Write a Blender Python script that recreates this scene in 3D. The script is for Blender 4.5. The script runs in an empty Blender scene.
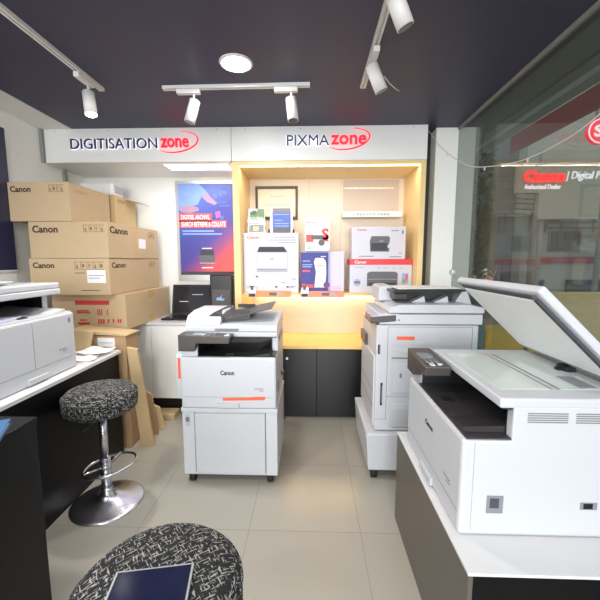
import bpy, bmesh, math, random
from mathutils import Vector, Matrix
random.seed(7)
SC = bpy.context.scene
COL = SC.collection
PI = math.pi
V = Vector
X_, Y_, Z_ = V((1, 0, 0)), V((0, 1, 0)), V((0, 0, 1))

# ------------------------------------------------------------------ materials
def lin(c):
    return tuple(((v / 255) / 12.92 if v / 255 <= .04045 else ((v / 255 + .055) / 1.055) ** 2.4) for v in c) + (1,)

def nd(t, kind, **kw):
    n = t.nodes.new(kind)
    for k, v in kw.items():
        setattr(n, k, v)
    return n

def mat(name, rgb, rough=.5, metal=0, var=.04, scale=14, emit=0, bump=0, coat=0, spec=.5):
    m = bpy.data.materials.new(name)
    m.use_nodes = True
    t = m.node_tree
    b = t.nodes['Principled BSDF']
    c = lin(rgb)
    b.inputs['Roughness'].default_value = rough
    b.inputs['Metallic'].default_value = metal
    b.inputs['Coat Weight'].default_value = coat
    b.inputs['Specular IOR Level'].default_value = spec
    tc = nd(t, 'ShaderNodeTexCoord')
    nz = nd(t, 'ShaderNodeTexNoise')
    nz.inputs['Scale'].default_value = scale
    nz.inputs['Detail'].default_value = 4
    t.links.new(tc.outputs['Object'], nz.inputs['Vector'])
    mx = nd(t, 'ShaderNodeMix', data_type='RGBA')
    mx.inputs[6].default_value = tuple(v * (1 - var) for v in c[:3]) + (1,)
    mx.inputs[7].default_value = tuple(min(1, v * (1 + var)) for v in c[:3]) + (1,)
    t.links.new(nz.outputs['Fac'], mx.inputs[0])
    t.links.new(mx.outputs[2], b.inputs['Base Color'])
    if bump:
        bp = nd(t, 'ShaderNodeBump')
        bp.inputs['Strength'].default_value = bump
        bp.inputs['Distance'].default_value = .004
        t.links.new(nz.outputs['Fac'], bp.inputs['Height'])
        t.links.new(bp.outputs['Normal'], b.inputs['Normal'])
    if emit:
        b.inputs['Emission Color'].default_value = c
        b.inputs['Emission Strength'].default_value = emit
    return m

def math_node(t, op, a, b=None):
    n = nd(t, 'ShaderNodeMath', operation=op)
    for i, v in enumerate((a, b)):
        if v is None:
            continue
        if isinstance(v, (int, float)):
            n.inputs[i].default_value = v
        else:
            t.links.new(v, n.inputs[i])
    return n.outputs[0]

def tile_mat():
    m = mat('floor tile', (178, 172, 160), .22, var=.05, scale=3, spec=.5)
    t = m.node_tree
    b = t.nodes['Principled BSDF']
    tc = nd(t, 'ShaderNodeTexCoord')
    mp = nd(t, 'ShaderNodeMapping')
    mp.inputs['Location'].default_value = (.33, .1, 0)
    br = nd(t, 'ShaderNodeTexBrick', offset=0.0, squash=1.0)
    br.inputs['Scale'].default_value = 1
    br.inputs['Brick Width'].default_value = .6
    br.inputs['Row Height'].default_value = .6
    br.inputs['Mortar Size'].default_value = .0025
    br.inputs['Mortar Smooth'].default_value = .2
    br.inputs['Color1'].default_value = lin((168, 164, 153))
    br.inputs['Color2'].default_value = lin((164, 160, 149))
    br.inputs['Mortar'].default_value = lin((146, 143, 135))
    t.links.new(tc.outputs['Object'], mp.inputs['Vector'])
    t.links.new(mp.outputs['Vector'], br.inputs['Vector'])
    t.links.new(br.outputs['Color'], b.inputs['Base Color'])
    return m

def tweed_mat():
    m = bpy.data.materials.new('black and white tweed')
    m.use_nodes = True
    t = m.node_tree
    b = t.nodes['Principled BSDF']
    b.inputs['Roughness'].default_value = .9
    tc = nd(t, 'ShaderNodeTexCoord')
    def streak(sc, lo, hi):
        mp = nd(t, 'ShaderNodeMapping')
        mp.inputs['Scale'].default_value = sc
        t.links.new(tc.outputs['Object'], mp.inputs['Vector'])
        n = nd(t, 'ShaderNodeTexNoise')
        n.inputs['Scale'].default_value = 1
        n.inputs['Detail'].default_value = 1
        t.links.new(mp.outputs['Vector'], n.inputs['Vector'])
        r = nd(t, 'ShaderNodeMapRange')
        r.inputs[1].default_value = lo
        r.inputs[2].default_value = hi
        t.links.new(n.outputs['Fac'], r.inputs[0])
        return r.outputs[0]
    a = streak((45, 260, 60), .6, .66)
    c = streak((260, 45, 60), .6, .66)
    d = streak((200, 200, 40), .6, .66)
    e = streak((40, 40, 280), .6, .66)
    top = math_node(t, 'MAXIMUM', a, c)
    side = math_node(t, 'MAXIMUM', d, e)
    g = nd(t, 'ShaderNodeNewGeometry')
    sp = nd(t, 'ShaderNodeSeparateXYZ')
    t.links.new(g.outputs['Normal'], sp.inputs[0])
    up = math_node(t, 'GREATER_THAN', sp.outputs[2], .75)
    f1 = math_node(t, 'MULTIPLY', top, up)
    f2 = math_node(t, 'MULTIPLY', side, math_node(t, 'SUBTRACT', 1, up))
    f = math_node(t, 'MULTIPLY', math_node(t, 'ADD', f1, f2), .85)
    mx = nd(t, 'ShaderNodeMix', data_type='RGBA')
    mx.inputs[6].default_value = lin((26, 26, 30))
    mx.inputs[7].default_value = lin((178, 177, 172))
    t.links.new(f, mx.inputs[0])
    t.links.new(mx.outputs[2], b.inputs['Base Color'])
    bp = nd(t, 'ShaderNodeBump')
    bp.inputs['Strength'].default_value = .5
    bp.inputs['Distance'].default_value = .003
    t.links.new(f, bp.inputs['Height'])
    t.links.new(bp.outputs['Normal'], b.inputs['Normal'])
    return m

def poster_mat():
    m = bpy.data.materials.new('printed poster colours')
    m.use_nodes = True
    t = m.node_tree
    b = t.nodes['Principled BSDF']
    b.inputs['Roughness'].default_value = .4
    tc = nd(t, 'ShaderNodeTexCoord')
    sp = nd(t, 'ShaderNodeSeparateXYZ')
    t.links.new(tc.outputs['Generated'], sp.inputs[0])
    v = math_node(t, 'SUBTRACT', math_node(t, 'ADD', math_node(t, 'MULTIPLY', sp.outputs[0], .55), .62), sp.outputs[2])
    r = nd(t, 'ShaderNodeValToRGB')
    e = r.color_ramp.elements
    e[0].position, e[0].color = .0, lin((78, 96, 176))
    e[1].position, e[1].color = 1.0, lin((240, 84, 76))
    for p, c in ((.32, (60, 66, 150)), (.55, (74, 62, 150)), (.72, (150, 66, 120)), (.86, (226, 76, 80))):
        q = r.color_ramp.elements.new(p)
        q.color = lin(c)
    t.links.new(v, r.inputs[0])
    t.links.new(r.outputs[0], b.inputs['Base Color'])
    return m

def glass_mat(name, tint, ior=1.45, haze=0):
    m = bpy.data.materials.new(name)
    m.use_nodes = True
    t = m.node_tree
    t.nodes.remove(t.nodes['Principled BSDF'])
    out = t.nodes['Material Output']
    tr = nd(t, 'ShaderNodeBsdfTransparent')
    tr.inputs[0].default_value = lin(tint)
    gl = nd(t, 'ShaderNodeBsdfGlossy')
    gl.inputs['Roughness'].default_value = .02
    lw = nd(t, 'ShaderNodeLayerWeight')
    lw.inputs[0].default_value = .5
    f0 = ((ior - 1) / (ior + 1)) ** 2
    fres = math_node(t, 'ADD', f0, math_node(t, 'MULTIPLY', 1 - f0, math_node(t, 'POWER', lw.outputs['Facing'], 5)))
    mx = nd(t, 'ShaderNodeMixShader')
    last = tr.outputs[0]
    if haze:  # diffuse veil mixed in to imitate the grey haze of interior reflections
        df = nd(t, 'ShaderNodeBsdfDiffuse')
        df.inputs[0].default_value = lin((170, 175, 165))
        m2 = nd(t, 'ShaderNodeMixShader')
        m2.inputs[0].default_value = haze
        t.links.new(last, m2.inputs[1])
        t.links.new(df.outputs[0], m2.inputs[2])
        last = m2.outputs[0]
    t.links.new(fres, mx.inputs[0])
    t.links.new(last, mx.inputs[1])
    t.links.new(gl.outputs[0], mx.inputs[2])
    t.links.new(mx.outputs[0], out.inputs[0])
    return m

def wood_mat(name, c1, c2, rough=.4):
    m = mat(name, c1, rough)
    t = m.node_tree
    b = t.nodes['Principled BSDF']
    tc = nd(t, 'ShaderNodeTexCoord')
    mp = nd(t, 'ShaderNodeMapping')
    mp.inputs['Scale'].default_value = (2, 30, 30)
    n = nd(t, 'ShaderNodeTexNoise')
    n.inputs['Scale'].default_value = 1.5
    n.inputs['Detail'].default_value = 5
    t.links.new(tc.outputs['Object'], mp.inputs['Vector'])
    t.links.new(mp.outputs['Vector'], n.inputs['Vector'])
    mx = nd(t, 'ShaderNodeMix', data_type='RGBA')
    mx.inputs[6].default_value = lin(c1)
    mx.inputs[7].default_value = lin(c2)
    t.links.new(n.outputs['Fac'], mx.inputs[0])
    t.links.new(mx.outputs[2], b.inputs['Base Color'])
    return m

M = dict(
    wall=mat('wall paint', (238, 239, 235), .6, var=.015, scale=4),
    ceil=mat('navy ceiling paint', (54, 54, 78), .5, var=.08, scale=3),
    floor=tile_mat(),
    fascia=mat('white laminate', (238, 238, 236), .35, var=.01),
    greytrim=mat('grey trim', (140, 142, 136), .5),
    darktrim=mat('dark trim', (40, 42, 42), .5),
    navyletter=mat('navy lettering', (44, 48, 100), .4),
    redglow=mat('red lit letters', (255, 35, 60), .4, emit=.75),
    redglow2=mat('red neon letters', (255, 20, 30), .4, emit=2.2),
    whiteglow=mat('white lit letters', (235, 235, 245), .4, emit=.9),
    oak=wood_mat('pale oak laminate', (236, 205, 142), (242, 214, 156), .4),
    ledge=wood_mat('oak ledge', (240, 200, 118), (246, 210, 132), .35),
    niche=mat('cream back panel', (230, 216, 198), .4, var=.02, scale=5),
    blackdoor=mat('black laminate', (13, 12, 15), .35),
    blacksatin=mat('black satin desk', (10, 10, 14), .35, var=.1, scale=5, spec=.22),
    browngrey=mat('grey brown panel', (92, 86, 80), .4, var=.06, scale=5),
    whitetop=mat('white worktop', (214, 214, 216), .25, var=.01),
    copier=mat('copier white plastic', (196, 199, 205), .42, var=.012, scale=8),
    copier2=mat('copier light grey plastic', (192, 195, 199), .45, var=.012, scale=8),
    seam=mat('seam grey', (120, 124, 126), .6),
    trayfloor=mat('output tray plastic', (54, 52, 53), .3, var=.15, scale=9),
    cavity=mat('dark copier plastic', (26, 27, 30), .35, var=.12, scale=9),
    panelgrey=mat('control panel grey', (72, 68, 66), .4),
    button=mat('light button', (200, 205, 205), .4),
    screen=mat('panel screen', (140, 144, 146), .15),
    lilac=mat('pale lilac screen', (196, 192, 212), .25),
    pad=mat('white lid pad', (236, 237, 236), .5),
    rubber=mat('black rubber', (22, 22, 22), .7),
    orange=mat('orange tape', (236, 104, 66), .5),
    chrome=mat('chrome', (222, 222, 230), .26, metal=1, var=.03),
    tweed=tweed_mat(),
    board=mat('brown cardboard', (194, 170, 136), .8, var=.05, scale=10, bump=.05),
    board2=mat('yellow cardboard', (200, 174, 132), .8, var=.05, scale=10),
    board3=mat('darker cardboard', (178, 146, 108), .8, var=.08, scale=10),
    tape=mat('parcel tape', (206, 172, 120), .25),
    ink=mat('brown black print', (58, 44, 36), .8),
    paleprint=mat('faded brown print', (128, 102, 74), .8),
    redink=mat('red print', (196, 60, 58), .8),
    redcanon=mat('red logo print', (214, 32, 48), .6),
    greyink=mat('grey print', (130, 132, 140), .8),
    paleink=mat('pale grey print', (176, 178, 188), .8),
    darkink=mat('dark grey print', (66, 68, 76), .7),
    midink=mat('mid grey print', (104, 106, 112), .7),
    white=mat('white paper', (236, 236, 238), .7, var=.02),
    whitebox=mat('white glossy carton', (206, 206, 218), .4, var=.01),
    lavbox=mat('lavender carton', (206, 204, 232), .4, var=.02),
    redbox=mat('red carton', (226, 52, 60), .4),
    blue=mat('deep blue print', (42, 48, 140), .45, var=.25, scale=20),
    blue2=mat('mid blue print', (84, 108, 190), .5, var=.15, scale=18),
    skyblue=mat('pale blue print', (142, 172, 226), .5, var=.12, scale=18),
    navy=mat('navy board', (44, 46, 74), .3, var=.08, scale=4),
    shirt=mat('printed shirt blue', (122, 150, 208), .5, var=.2, scale=9),
    skin=mat('printed skin tone', (168, 130, 150), .6, var=.08),
    coral=mat('coral print', (238, 84, 84), .5, var=.06),
    purple=mat('purple print', (110, 62, 140), .5, var=.12),
    poster=poster_mat(),
    pink=mat('pink print', (236, 96, 160), .5),
    green=mat('green print', (140, 172, 120), .5, var=.3, scale=30),
    yellow=mat('yellow print', (226, 206, 84), .5, var=.1),
    orangelabel=mat('orange shelf label', (240, 152, 92), .5),
    pinklabel=mat('salmon shelf label', (240, 142, 122), .5),
    alu=mat('aluminium frame', (196, 198, 200), .3, metal=.7),
    brownframe=mat('dark wood frame', (66, 52, 46), .4),
    cream=mat('cream paper', (232, 220, 194), .35, var=.03),
    black=mat('black plastic', (20, 20, 24), .35),
    darkglass=mat('dark glossy screen', (30, 32, 38), .12),
    bluebook=mat('blue book cover', (58, 108, 158), .5),
    yellowpaper=mat('yellow pages', (226, 206, 150), .7),
    tablet=mat('navy glossy cover', (26, 30, 58), .15, var=.5, scale=12),
    scuff=mat('scuffed edge', (170, 172, 178), .5, var=.3, scale=60),
    glass=glass_mat('shop front glass', (214, 217, 212), 1.4, haze=.06),
    acrylic=glass_mat('clear acrylic', (246, 246, 248), 1.35),
    scanglass=mat('scanner glass', (206, 216, 214), .08, var=.04, spec=.8),
    led=mat('warm light strip', (255, 214, 160), .5, emit=6),
    lamp=mat('white lamp face', (255, 250, 240), .5, emit=14),
    panel_lamp=mat('white light panel', (248, 250, 255), .5, emit=2.2),
    fixture=mat('white fixture paint', (226, 224, 222), .4),
    lensdark=mat('unlit lens', (52, 50, 54), .2),
    wire=mat('pale wire', (206, 198, 190), .5),
    tube=mat('fluorescent tube', (255, 246, 214), .5, emit=1.6),
    pave=mat('grey paving', (120, 118, 112), .8, var=.15),
    facade=mat('grey rendered facade', (136, 138, 134), .8, var=.15, scale=2),
    facade2=mat('pale rendered facade', (164, 164, 154), .8, var=.1, scale=2),
    facade3=mat('slate facade', (96, 102, 106), .8, var=.15, scale=2),
    signboard=mat('grey sign board', (150, 147, 136), .6, var=.05, scale=1),
    window=mat('dark street window', (56, 62, 68), .2),
    redstrip=mat('faded red fascia', (150, 62, 66), .6, var=.1),
    canopy=mat('dark canopy', (118, 122, 116), .7, var=.1),
    bark=mat('dark bark', (52, 50, 44), .9, var=.2),
    leaf=mat('dark leaves', (50, 58, 46), .8, var=.3),
    tan=mat('tan plaster', (196, 176, 130), .8, var=.06, scale=2),
    mustard=mat('mustard paint', (206, 170, 62), .6),
    pole=mat('weathered pole', (150, 140, 124), .8, var=.1),
    teal=mat('teal plastic', (92, 130, 136), .5),
)

# ------------------------------------------------------------------ mesh builder
class MB:
    def __init__(self, m=None):
        self.bm = bmesh.new()
        self.mats = []
        self.m = m
    def _mi(self, m):
        m = m or self.m
        m = M[m] if isinstance(m, str) else m
        if m not in self.mats:
            self.mats.append(m)
        return self.mats.index(m)
    def _merge(self, bm, m, smooth=False):
        mi = self._mi(m)
        vm = {v: self.bm.verts.new(v.co) for v in bm.verts}
        for f in bm.faces:
            try:
                g = self.bm.faces.new([vm[v] for v in f.verts])
            except ValueError:
                continue
            g.material_index = mi
            g.smooth = smooth or f.smooth
        bm.free()
        return self
    def box(self, x0, x1, y0, y1, z0, z1, bev=0, m=None, seg=2, rot=None):
        bm = bmesh.new()
        bmesh.ops.create_cube(bm, size=1)
        for v in bm.verts:
            v.co = V(((x0 + x1) / 2 + v.co.x * (x1 - x0), (y0 + y1) / 2 + v.co.y * (y1 - y0), (z0 + z1) / 2 + v.co.z * (z1 - z0)))
        if bev:
            bmesh.ops.bevel(bm, geom=list(bm.edges), offset=bev, segments=seg, affect='EDGES', profile=.5)
        if rot is not None:
            bmesh.ops.transform(bm, matrix=rot, verts=bm.verts)
        return self._merge(bm, m)
    def hexa(self, p, m=None, bev=0):
        """eight corners: bottom ring then top ring"""
        bm = bmesh.new()
        v = [bm.verts.new(q) for q in p]
        for f in ((3, 2, 1, 0), (4, 5, 6, 7), (0, 1, 5, 4), (1, 2, 6, 5), (2, 3, 7, 6), (3, 0, 4, 7)):
            bm.faces.new([v[i] for i in f])
        bmesh.ops.recalc_face_normals(bm, faces=bm.faces)
        if bev:
            bmesh.ops.bevel(bm, geom=list(bm.edges), offset=bev, segments=2, affect='EDGES', profile=.5)
        return self._merge(bm, m)
    def prism(self, pts, O, u, v, depth, m=None, bev=0):
        """polygon pts (a,b) on plane O,u,v pushed out by depth along u x v"""
        O, u, v = V(O), V(u), V(v)
        n = u.cross(v)
        bm = bmesh.new()
        a = [bm.verts.new(O + u * p + v * q) for p, q in pts]
        b = [bm.verts.new(O + u * p + v * q + n * depth) for p, q in pts]
        bm.faces.new(a[::-1])
        bm.faces.new(b)
        k = len(pts)
        for i in range(k):
            bm.faces.new((a[i], a[(i + 1) % k], b[(i + 1) % k], b[i]))
        bmesh.ops.recalc_face_normals(bm, faces=bm.faces)
        if bev:
            bmesh.ops.bevel(bm, geom=list(bm.edges), offset=bev, segments=2, affect='EDGES', profile=.5)
        return self._merge(bm, m)
    def rect(self, O, u, v, a0, a1, b0, b1, d=.0008, m=None):
        return self.prism([(a0, b0), (a1, b0), (a1, b1), (a0, b1)], O, u, v, d, m)
    def cyl(self, p0, p1, r0, r1=None, seg=20, m=None, cap=True):
        r1 = r0 if r1 is None else r1
        p0, p1 = V(p0), V(p1)
        d = (p1 - p0).normalized()
        a = d.orthogonal().normalized()
        b = d.cross(a)
        bm = bmesh.new()
        A, B = [], []
        for i in range(seg):
            t = 2 * PI * i / seg
            e = a * math.cos(t) + b * math.sin(t)
            A.append(bm.verts.new(p0 + e * r0))
            B.append(bm.verts.new(p1 + e * r1))
        for i in range(seg):
            f = bm.faces.new((A[i], A[(i + 1) % seg], B[(i + 1) % seg], B[i]))
            f.smooth = True
        if cap:
            bm.faces.new(A[::-1])
            bm.faces.new(B)
        return self._merge(bm, m)
    def lathe(self, prof, c, seg=48, m=None):
        bm = bmesh.new()
        rings = []
        for r, z in prof:
            if r < 1e-6:
                rings.append([bm.verts.new((c[0], c[1], c[2] + z))])
            else:
                rings.append([bm.verts.new((c[0] + r * math.cos(2 * PI * i / seg), c[1] + r * math.sin(2 * PI * i / seg), c[2] + z)) for i in range(seg)])
        for a, b in zip(rings, rings[1:]):
            for i in range(seg):
                j = (i + 1) % seg
                if len(a) == 1:
                    q = (a[0], b[j], b[i])
                elif len(b) == 1:
                    q = (a[i], a[j], b[0])
                else:
                    q = (a[i], a[j], b[j], b[i])
                bm.faces.new(q)
        bmesh.ops.recalc_face_normals(bm, faces=bm.faces)
        return self._merge(bm, m, True)
    def tube(self, pts, r, seg=8, m=None, closed=False):
        pts = [V(p) for p in pts]
        bm = bmesh.new()
        rings = []
        k = len(pts)
        ref = None
        for i, p in enumerate(pts):
            if closed:
                d = pts[(i + 1) % k] - pts[i - 1]
            else:
                d = pts[min(i + 1, k - 1)] - pts[max(i - 1, 0)]
            d.normalize()
            if ref is None:
                ref = d.orthogonal().normalized()
            a = (ref - d * ref.dot(d)).normalized()
            ref = a
            b = d.cross(a)
            rings.append([bm.verts.new(p + (a * math.cos(2 * PI * s / seg) + b * math.sin(2 * PI * s / seg)) * r) for s in range(seg)])
        n = k if closed else k - 1
        for i in range(n):
            A, B = rings[i], rings[(i + 1) % k]
            for s in range(seg):
                bm.faces.new((A[s], A[(s + 1) % seg], B[(s + 1) % seg], B[s]))
        if not closed:
            bm.faces.new(rings[0][::-1])
            bm.faces.new(rings[-1])
        bmesh.ops.recalc_face_normals(bm, faces=bm.faces)
        return self._merge(bm, m, True)
    def text(self, body, O, u, v, w, h, d=.001, m=None, bold=0, shear=0):
        """lettering fitted to w x h with its lower left corner at O, facing u x v"""
        cu = bpy.data.curves.new('lettering', 'FONT')
        cu.body = body
        cu.size = 1
        cu.offset = bold
        cu.shear = shear
        cu.extrude = .5
        cu.resolution_u = 3
        o = bpy.data.objects.new('lettering', cu)
        COL.objects.link(o)
        bpy.context.view_layer.update()
        dg = bpy.context.evaluated_depsgraph_get()
        me = bpy.data.meshes.new_from_object(o.evaluated_get(dg))
        bm = bmesh.new()
        bm.from_mesh(me)
        bpy.data.objects.remove(o)
        bpy.data.meshes.remove(me)
        bpy.data.curves.remove(cu)
        xs = [q.co.x for q in bm.verts]
        ys = [q.co.y for q in bm.verts]
        sx = w / (max(xs) - min(xs))
        sy = h / (max(ys) - min(ys))
        O, u, v = V(O), V(u), V(v)
        n = u.cross(v)
        x0, y0 = min(xs), min(ys)
        for q in bm.verts:
            q.co = O + u * ((q.co.x - x0) * sx) + v * ((q.co.y - y0) * sy) + n * (d if q.co.z > 0 else 0)
        return self._merge(bm, m)
    def xform(self, mx):
        bmesh.ops.transform(self.bm, matrix=mx, verts=self.bm.verts)
        return self
    def mesh(self, name):
        me = bpy.data.meshes.new(name)
        self.bm.to_mesh(me)
        self.bm.free()
        for m in self.mats:
            me.materials.append(m)
        return me
    def part(self, name, parent, local=False, label=None, kind=None):
        if local and LS[0] is not None:
            self.xform(LS[0])
        if XF[0] is not None and not local:
            self.xform(XF[0])
        if not local:
            r = parent
            while r.parent:
                r = r.parent
            self.xform(WM[r].inverted())
        o = bpy.data.objects.new(name, self.mesh(name))
        COL.objects.link(o)
        o.parent = parent
        if label:
            o['label'] = label
        if kind:
            o['kind'] = kind
        return o
    def solo(self, name, loc, label, cat, group=None, kind=None):
        if XF[0] is not None:
            self.xform(XF[0])
            loc = XF[0] @ V(loc)
        self.xform(Matrix.Translation(-V(loc)))
        o = bpy.data.objects.new(name, self.mesh(name))
        COL.objects.link(o)
        o.location = loc
        o['label'] = label
        o['category'] = cat
        if group:
            o['group'] = group
        if kind:
            o['kind'] = kind
        return o
    def struct(self, name):
        o = bpy.data.objects.new(name, self.mesh(name))
        COL.objects.link(o)
        o['kind'] = 'structure'
        o['label'] = STRUCT[name]
        o['category'] = STRUCTC.get(name.split('_')[0], name.split('_')[0])
        return o

WM = {}
XF = [None]
LS = [None]
EYE = V((0, 0, 1.45))
def closer(k):
    return Matrix.Translation(EYE) @ Matrix.Scale(k, 4) @ Matrix.Translation(-EYE)
STRUCTC = {'trim': 'trim'}
STRUCT = {
    'floor': 'beige grey polished tile floor of the shop',
    'ceiling': 'dark navy painted ceiling over the shop',
    'wall_back': 'white rear wall behind the poster and display niche',
    'wall_left': 'white wall on the left behind the carton stack',
    'window_1': 'frameless glass shop front along the right side',
    'trim_1': 'white ceiling border along the left wall',
    'trim_2': 'pale square column at the right end of the display niche',
    'trim_3': 'thin metal channel holding the shop glass along the ceiling',
    'trim_4': 'grey cable trunk running down the left wall under the sign fascia',
    'trim_5': 'metal floor channel under the shop glass',
    'trim_6': 'dark gap strip beside the display niche',
}

def thing(name, label, cat, loc=(0, 0, 0), rz=0, group=None):
    o = bpy.data.objects.new(name, None)
    o.empty_display_size = .05
    if XF[0] is not None:
        loc = XF[0] @ V(loc)
    COL.objects.link(o)
    o.location = loc
    o.rotation_euler = (0, 0, rz)
    WM[o] = Matrix.Translation(V(loc)) @ Matrix.Rotation(rz, 4, 'Z')
    o['label'] = label
    o['category'] = cat
    if group:
        o['group'] = group
    return o

def dup(root, loc, rz, label):
    def cp(o, parent):
        c = o.copy()
        COL.objects.link(c)
        c.parent = parent
        for ch in [k for k in list(bpy.data.objects) if k.parent == o]:
            cp(ch, c)
        return c
    r = cp(root, None)
    r.location = loc
    r.rotation_euler = (0, 0, rz)
    r['label'] = label
    return r

F_ = (X_, Z_)             # plane facing the camera (-Y)
R_ = (Y_, Z_)             # plane facing +X
L_ = (-Y_, Z_)            # plane facing -X

CE = 2.57                 # ceiling height
XL, XG, YB, YF = -2.33, 1.255, 3.60, -2.6

# ------------------------------------------------------------------ the room
MB('floor').box(XL - .1, XG + .1, YF - .1, YB + .1, -.1, 0).struct('floor')
MB('ceil').box(XL - .1, 1.335, YF - .1, YB + .1, CE, CE + .12).struct('ceiling')
MB('wall').box(XL - .1, 1.335, YB, YB + .1, 0, CE).struct('wall_back')
MB('wall').box(XL - .1, XL, YF, YB, 0, CE).struct('wall_left')
MB('wall').box(XL, -2.06, YF, 3.05, CE - .004, CE).struct('trim_1')
MB('wall').box(1.065, 1.40, 3.12, YB, 0, CE, .004).struct('trim_2')
MB('greytrim').box(XG - .012, XG + .012, YF, 3.115, CE - .022, CE).struct('trim_3')
MB('greytrim').box(XG - .012, XG + .012, YF, 3.115, 0, .04).struct('trim_5')
MB('darktrim').box(.975, 1.062, 3.25, YB, 0, CE).struct('trim_6')
tk = MB('greytrim')
tk.box(XL, XL + .025, 3.02, 3.048, 2.29, CE - .004, .002)
tk.box(XL, XL + .025, 3.27, 3.31, 1.75, 2.288, .002)
tk.struct('trim_4')
w = MB('glass').box(XG - .005, XG + .005, YF, 3.113, .03, CE - .012).struct('window_1')
k = MB('alu')
k.box(XG - .025, XG + .012, 3.06, 3.118, 1.325, 1.365, .003)
k.cyl((XG - .028, 3.09, 1.345), (XG - .02, 3.09, 1.345), .009)
g = k.part('glass_clip', w, True, 'small metal clip holding the glass edge')

# ------------------------------------------------------------------ sign fascias
def swoosh(mb, cx, cz, rx, rz, a0, a1, wmax, y, m, tilt=0):
    out, inn = [], []
    n = 26
    for i in range(n + 1):
        t = i / n
        a = math.radians(a0 + (a1 - a0) * t)
        wv = wmax * math.sin(PI * min(1, max(0, t))) ** .7 + .0012
        for lst, s in ((out, 1), (inn, -1)):
            px, pz = (rx + s * wv / 2) * math.cos(a), (rz + s * wv / 2) * math.sin(a)
            lst.append((cx + px * math.cos(tilt) - pz * math.sin(tilt), cz + px * math.sin(tilt) + pz * math.cos(tilt)))
    for i in range(n):
        mb.prism([out[i], out[i + 1], inn[i + 1], inn[i]], (0, y, 0), X_, Z_, .008, m)

def sign(x0, x1, label, word, wx0, wx1, wz0, zx0, zx1, zz0, cx, y=3.05):
    t = thing('sign_fascia', label, 'sign', ((x0 + x1) / 2, 3.3, 2.29))
    MB('fascia').box(x0, x1, y, YB, 2.29, CE, .003).part('panel', t)
    MB('whiteglow').text(word, (wx0 - .004, y - .004, wz0 - .004), *F_, wx1 - wx0 + .008, .093, .003, bold=.012).part('letter_halo', t, label='pale edge glow around the navy letters')
    MB('navyletter').text(word, (wx0, y - .007, wz0), *F_, wx1 - wx0, .085, .012).part('navy_lettering', t, label='raised navy capital letters')
    MB('redglow').text('zone', (zx0, y, zz0), *F_, zx1 - zx0, .075, .018, bold=.012).part('red_lettering', t, label='lit red word zone')
    s = MB('redglow')
    swoosh(s, cx, zz0 + .045, .185, .082, -150, 75, .010, y, None, math.radians(8))
    s.part('swoosh', t, label='red swoosh curling round the word zone')
    for i in range(4):
        xx = x0 + .12 + (x1 - x0 - .24) * i / 3
        MB('greytrim').cyl((xx, y - .002, CE - .02), (xx, y, CE - .02), .004, seg=8).part('screw_cap', t)
    return t
sign(XL + .002, -.684, 'white fascia panel over the carton stack reading DIGITISATION zone', 'DIGITISATION', -2.07, -1.315, 2.398, -1.285, -1.045, 2.405, -1.15)
sign(-.681, .972, 'white fascia panel over the oak display niche reading PIXMA zone', 'PIXMA', -.207, .148, 2.408, .165, .46, 2.415, .305)

# recessed light panel under the left fascia
t = thing('soffit_light', 'rectangular white light panel recessed above the blue poster', 'light', (-1.0, 3.23, 2.284))
MB('panel_lamp').box(-1.30, -.73, 3.10, 3.30, 2.284, 2.2895).part('diffuser', t)
MB('fixture').box(-1.312, -1.30, 3.088, 3.312, 2.28, 2.29).box(-.73, -.718, 3.088, 3.312, 2.28, 2.29).box(-1.30, -.73, 3.088, 3.10, 2.28, 2.29).box(-1.30, -.73, 3.30, 3.312, 2.28, 2.29).part('frame', t)

# ------------------------------------------------------------------ ceiling lamps and tracks
def downlight(x, y, label):
    t = thing('downlight', label, 'light', (x, y, CE), 0, 'round ceiling downlights')
    MB('lamp').cyl((x, y, CE - .006), (x, y, CE - .001), .083, seg=40).part('diffuser', t)
    MB('fixture').lathe([(.083, -.001), (.083, -.009), (.093, -.007), (.097, -.0005), (.083, -.0005)], (x, y, CE)).part('rim', t)
    return t
DL = [(-.433, 2.105, 'lit round downlight in the dark ceiling above the middle copier'),
      (-1.25, .75, 'unseen lit round downlight added for fill above the left counter'),  # downlights from here on are unseen, added as fill light
      (.45, .75, 'unseen lit round downlight added for fill above the right copier'),
      (-1.25, -.9, 'unseen lit round downlight added for fill behind the photographer on the left'),
      (.45, -.9, 'unseen lit round downlight added for fill behind the photographer on the right')]
for d in DL:
    downlight(*d)

def rail(x0, y0, x1, y1, label):
    t = thing('track_rail', label, 'track', ((x0 + x1) / 2, (y0 + y1) / 2, CE), 0, 'white ceiling light tracks')
    d = V((x1 - x0, y1 - y0, 0)).normalized()
    n = V((-d.y, d.x, 0))
    a, b = V((x0, y0, CE)), V((x1, y1, CE))
    mb = MB('fixture')
    prof = [(-.017, 0), (-.017, -.02), (-.006, -.02), (-.006, -.008), (.006, -.008), (.006, -.02), (.017, -.02), (.017, 0)]
    k = len(prof)
    va = [a + n * p + Z_ * q for p, q in prof]
    vb = [b + n * p + Z_ * q for p, q in prof]
    for i in range(k):
        bm = bmesh.new()
        bm.faces.new([bm.verts.new(q) for q in (va[i], va[(i + 1) % k], vb[(i + 1) % k], vb[i])])
        mb._merge(bm, None)
    mb.part('rail', t)
    for p, s in ((a, 1), (b, -1)):
        q = p - d * .004 * s
        e = MB('fixture').hexa([p + n * .018, p - n * .018, q - n * .018, q + n * .018] and
                               [p + n * .018 - Z_ * .021, p - n * .018 - Z_ * .021, q - n * .018 - Z_ * .021, q + n * .018 - Z_ * .021,
                                p + n * .018 - Z_ * .0005, p - n * .018 - Z_ * .0005, q - n * .018 - Z_ * .0005, q + n * .018 - Z_ * .0005])
        e.part('end_cap', t)
    return t
rail(-1.39, -.4, -1.375, 2.36, 'white light track running towards the camera on the left ceiling')
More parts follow.
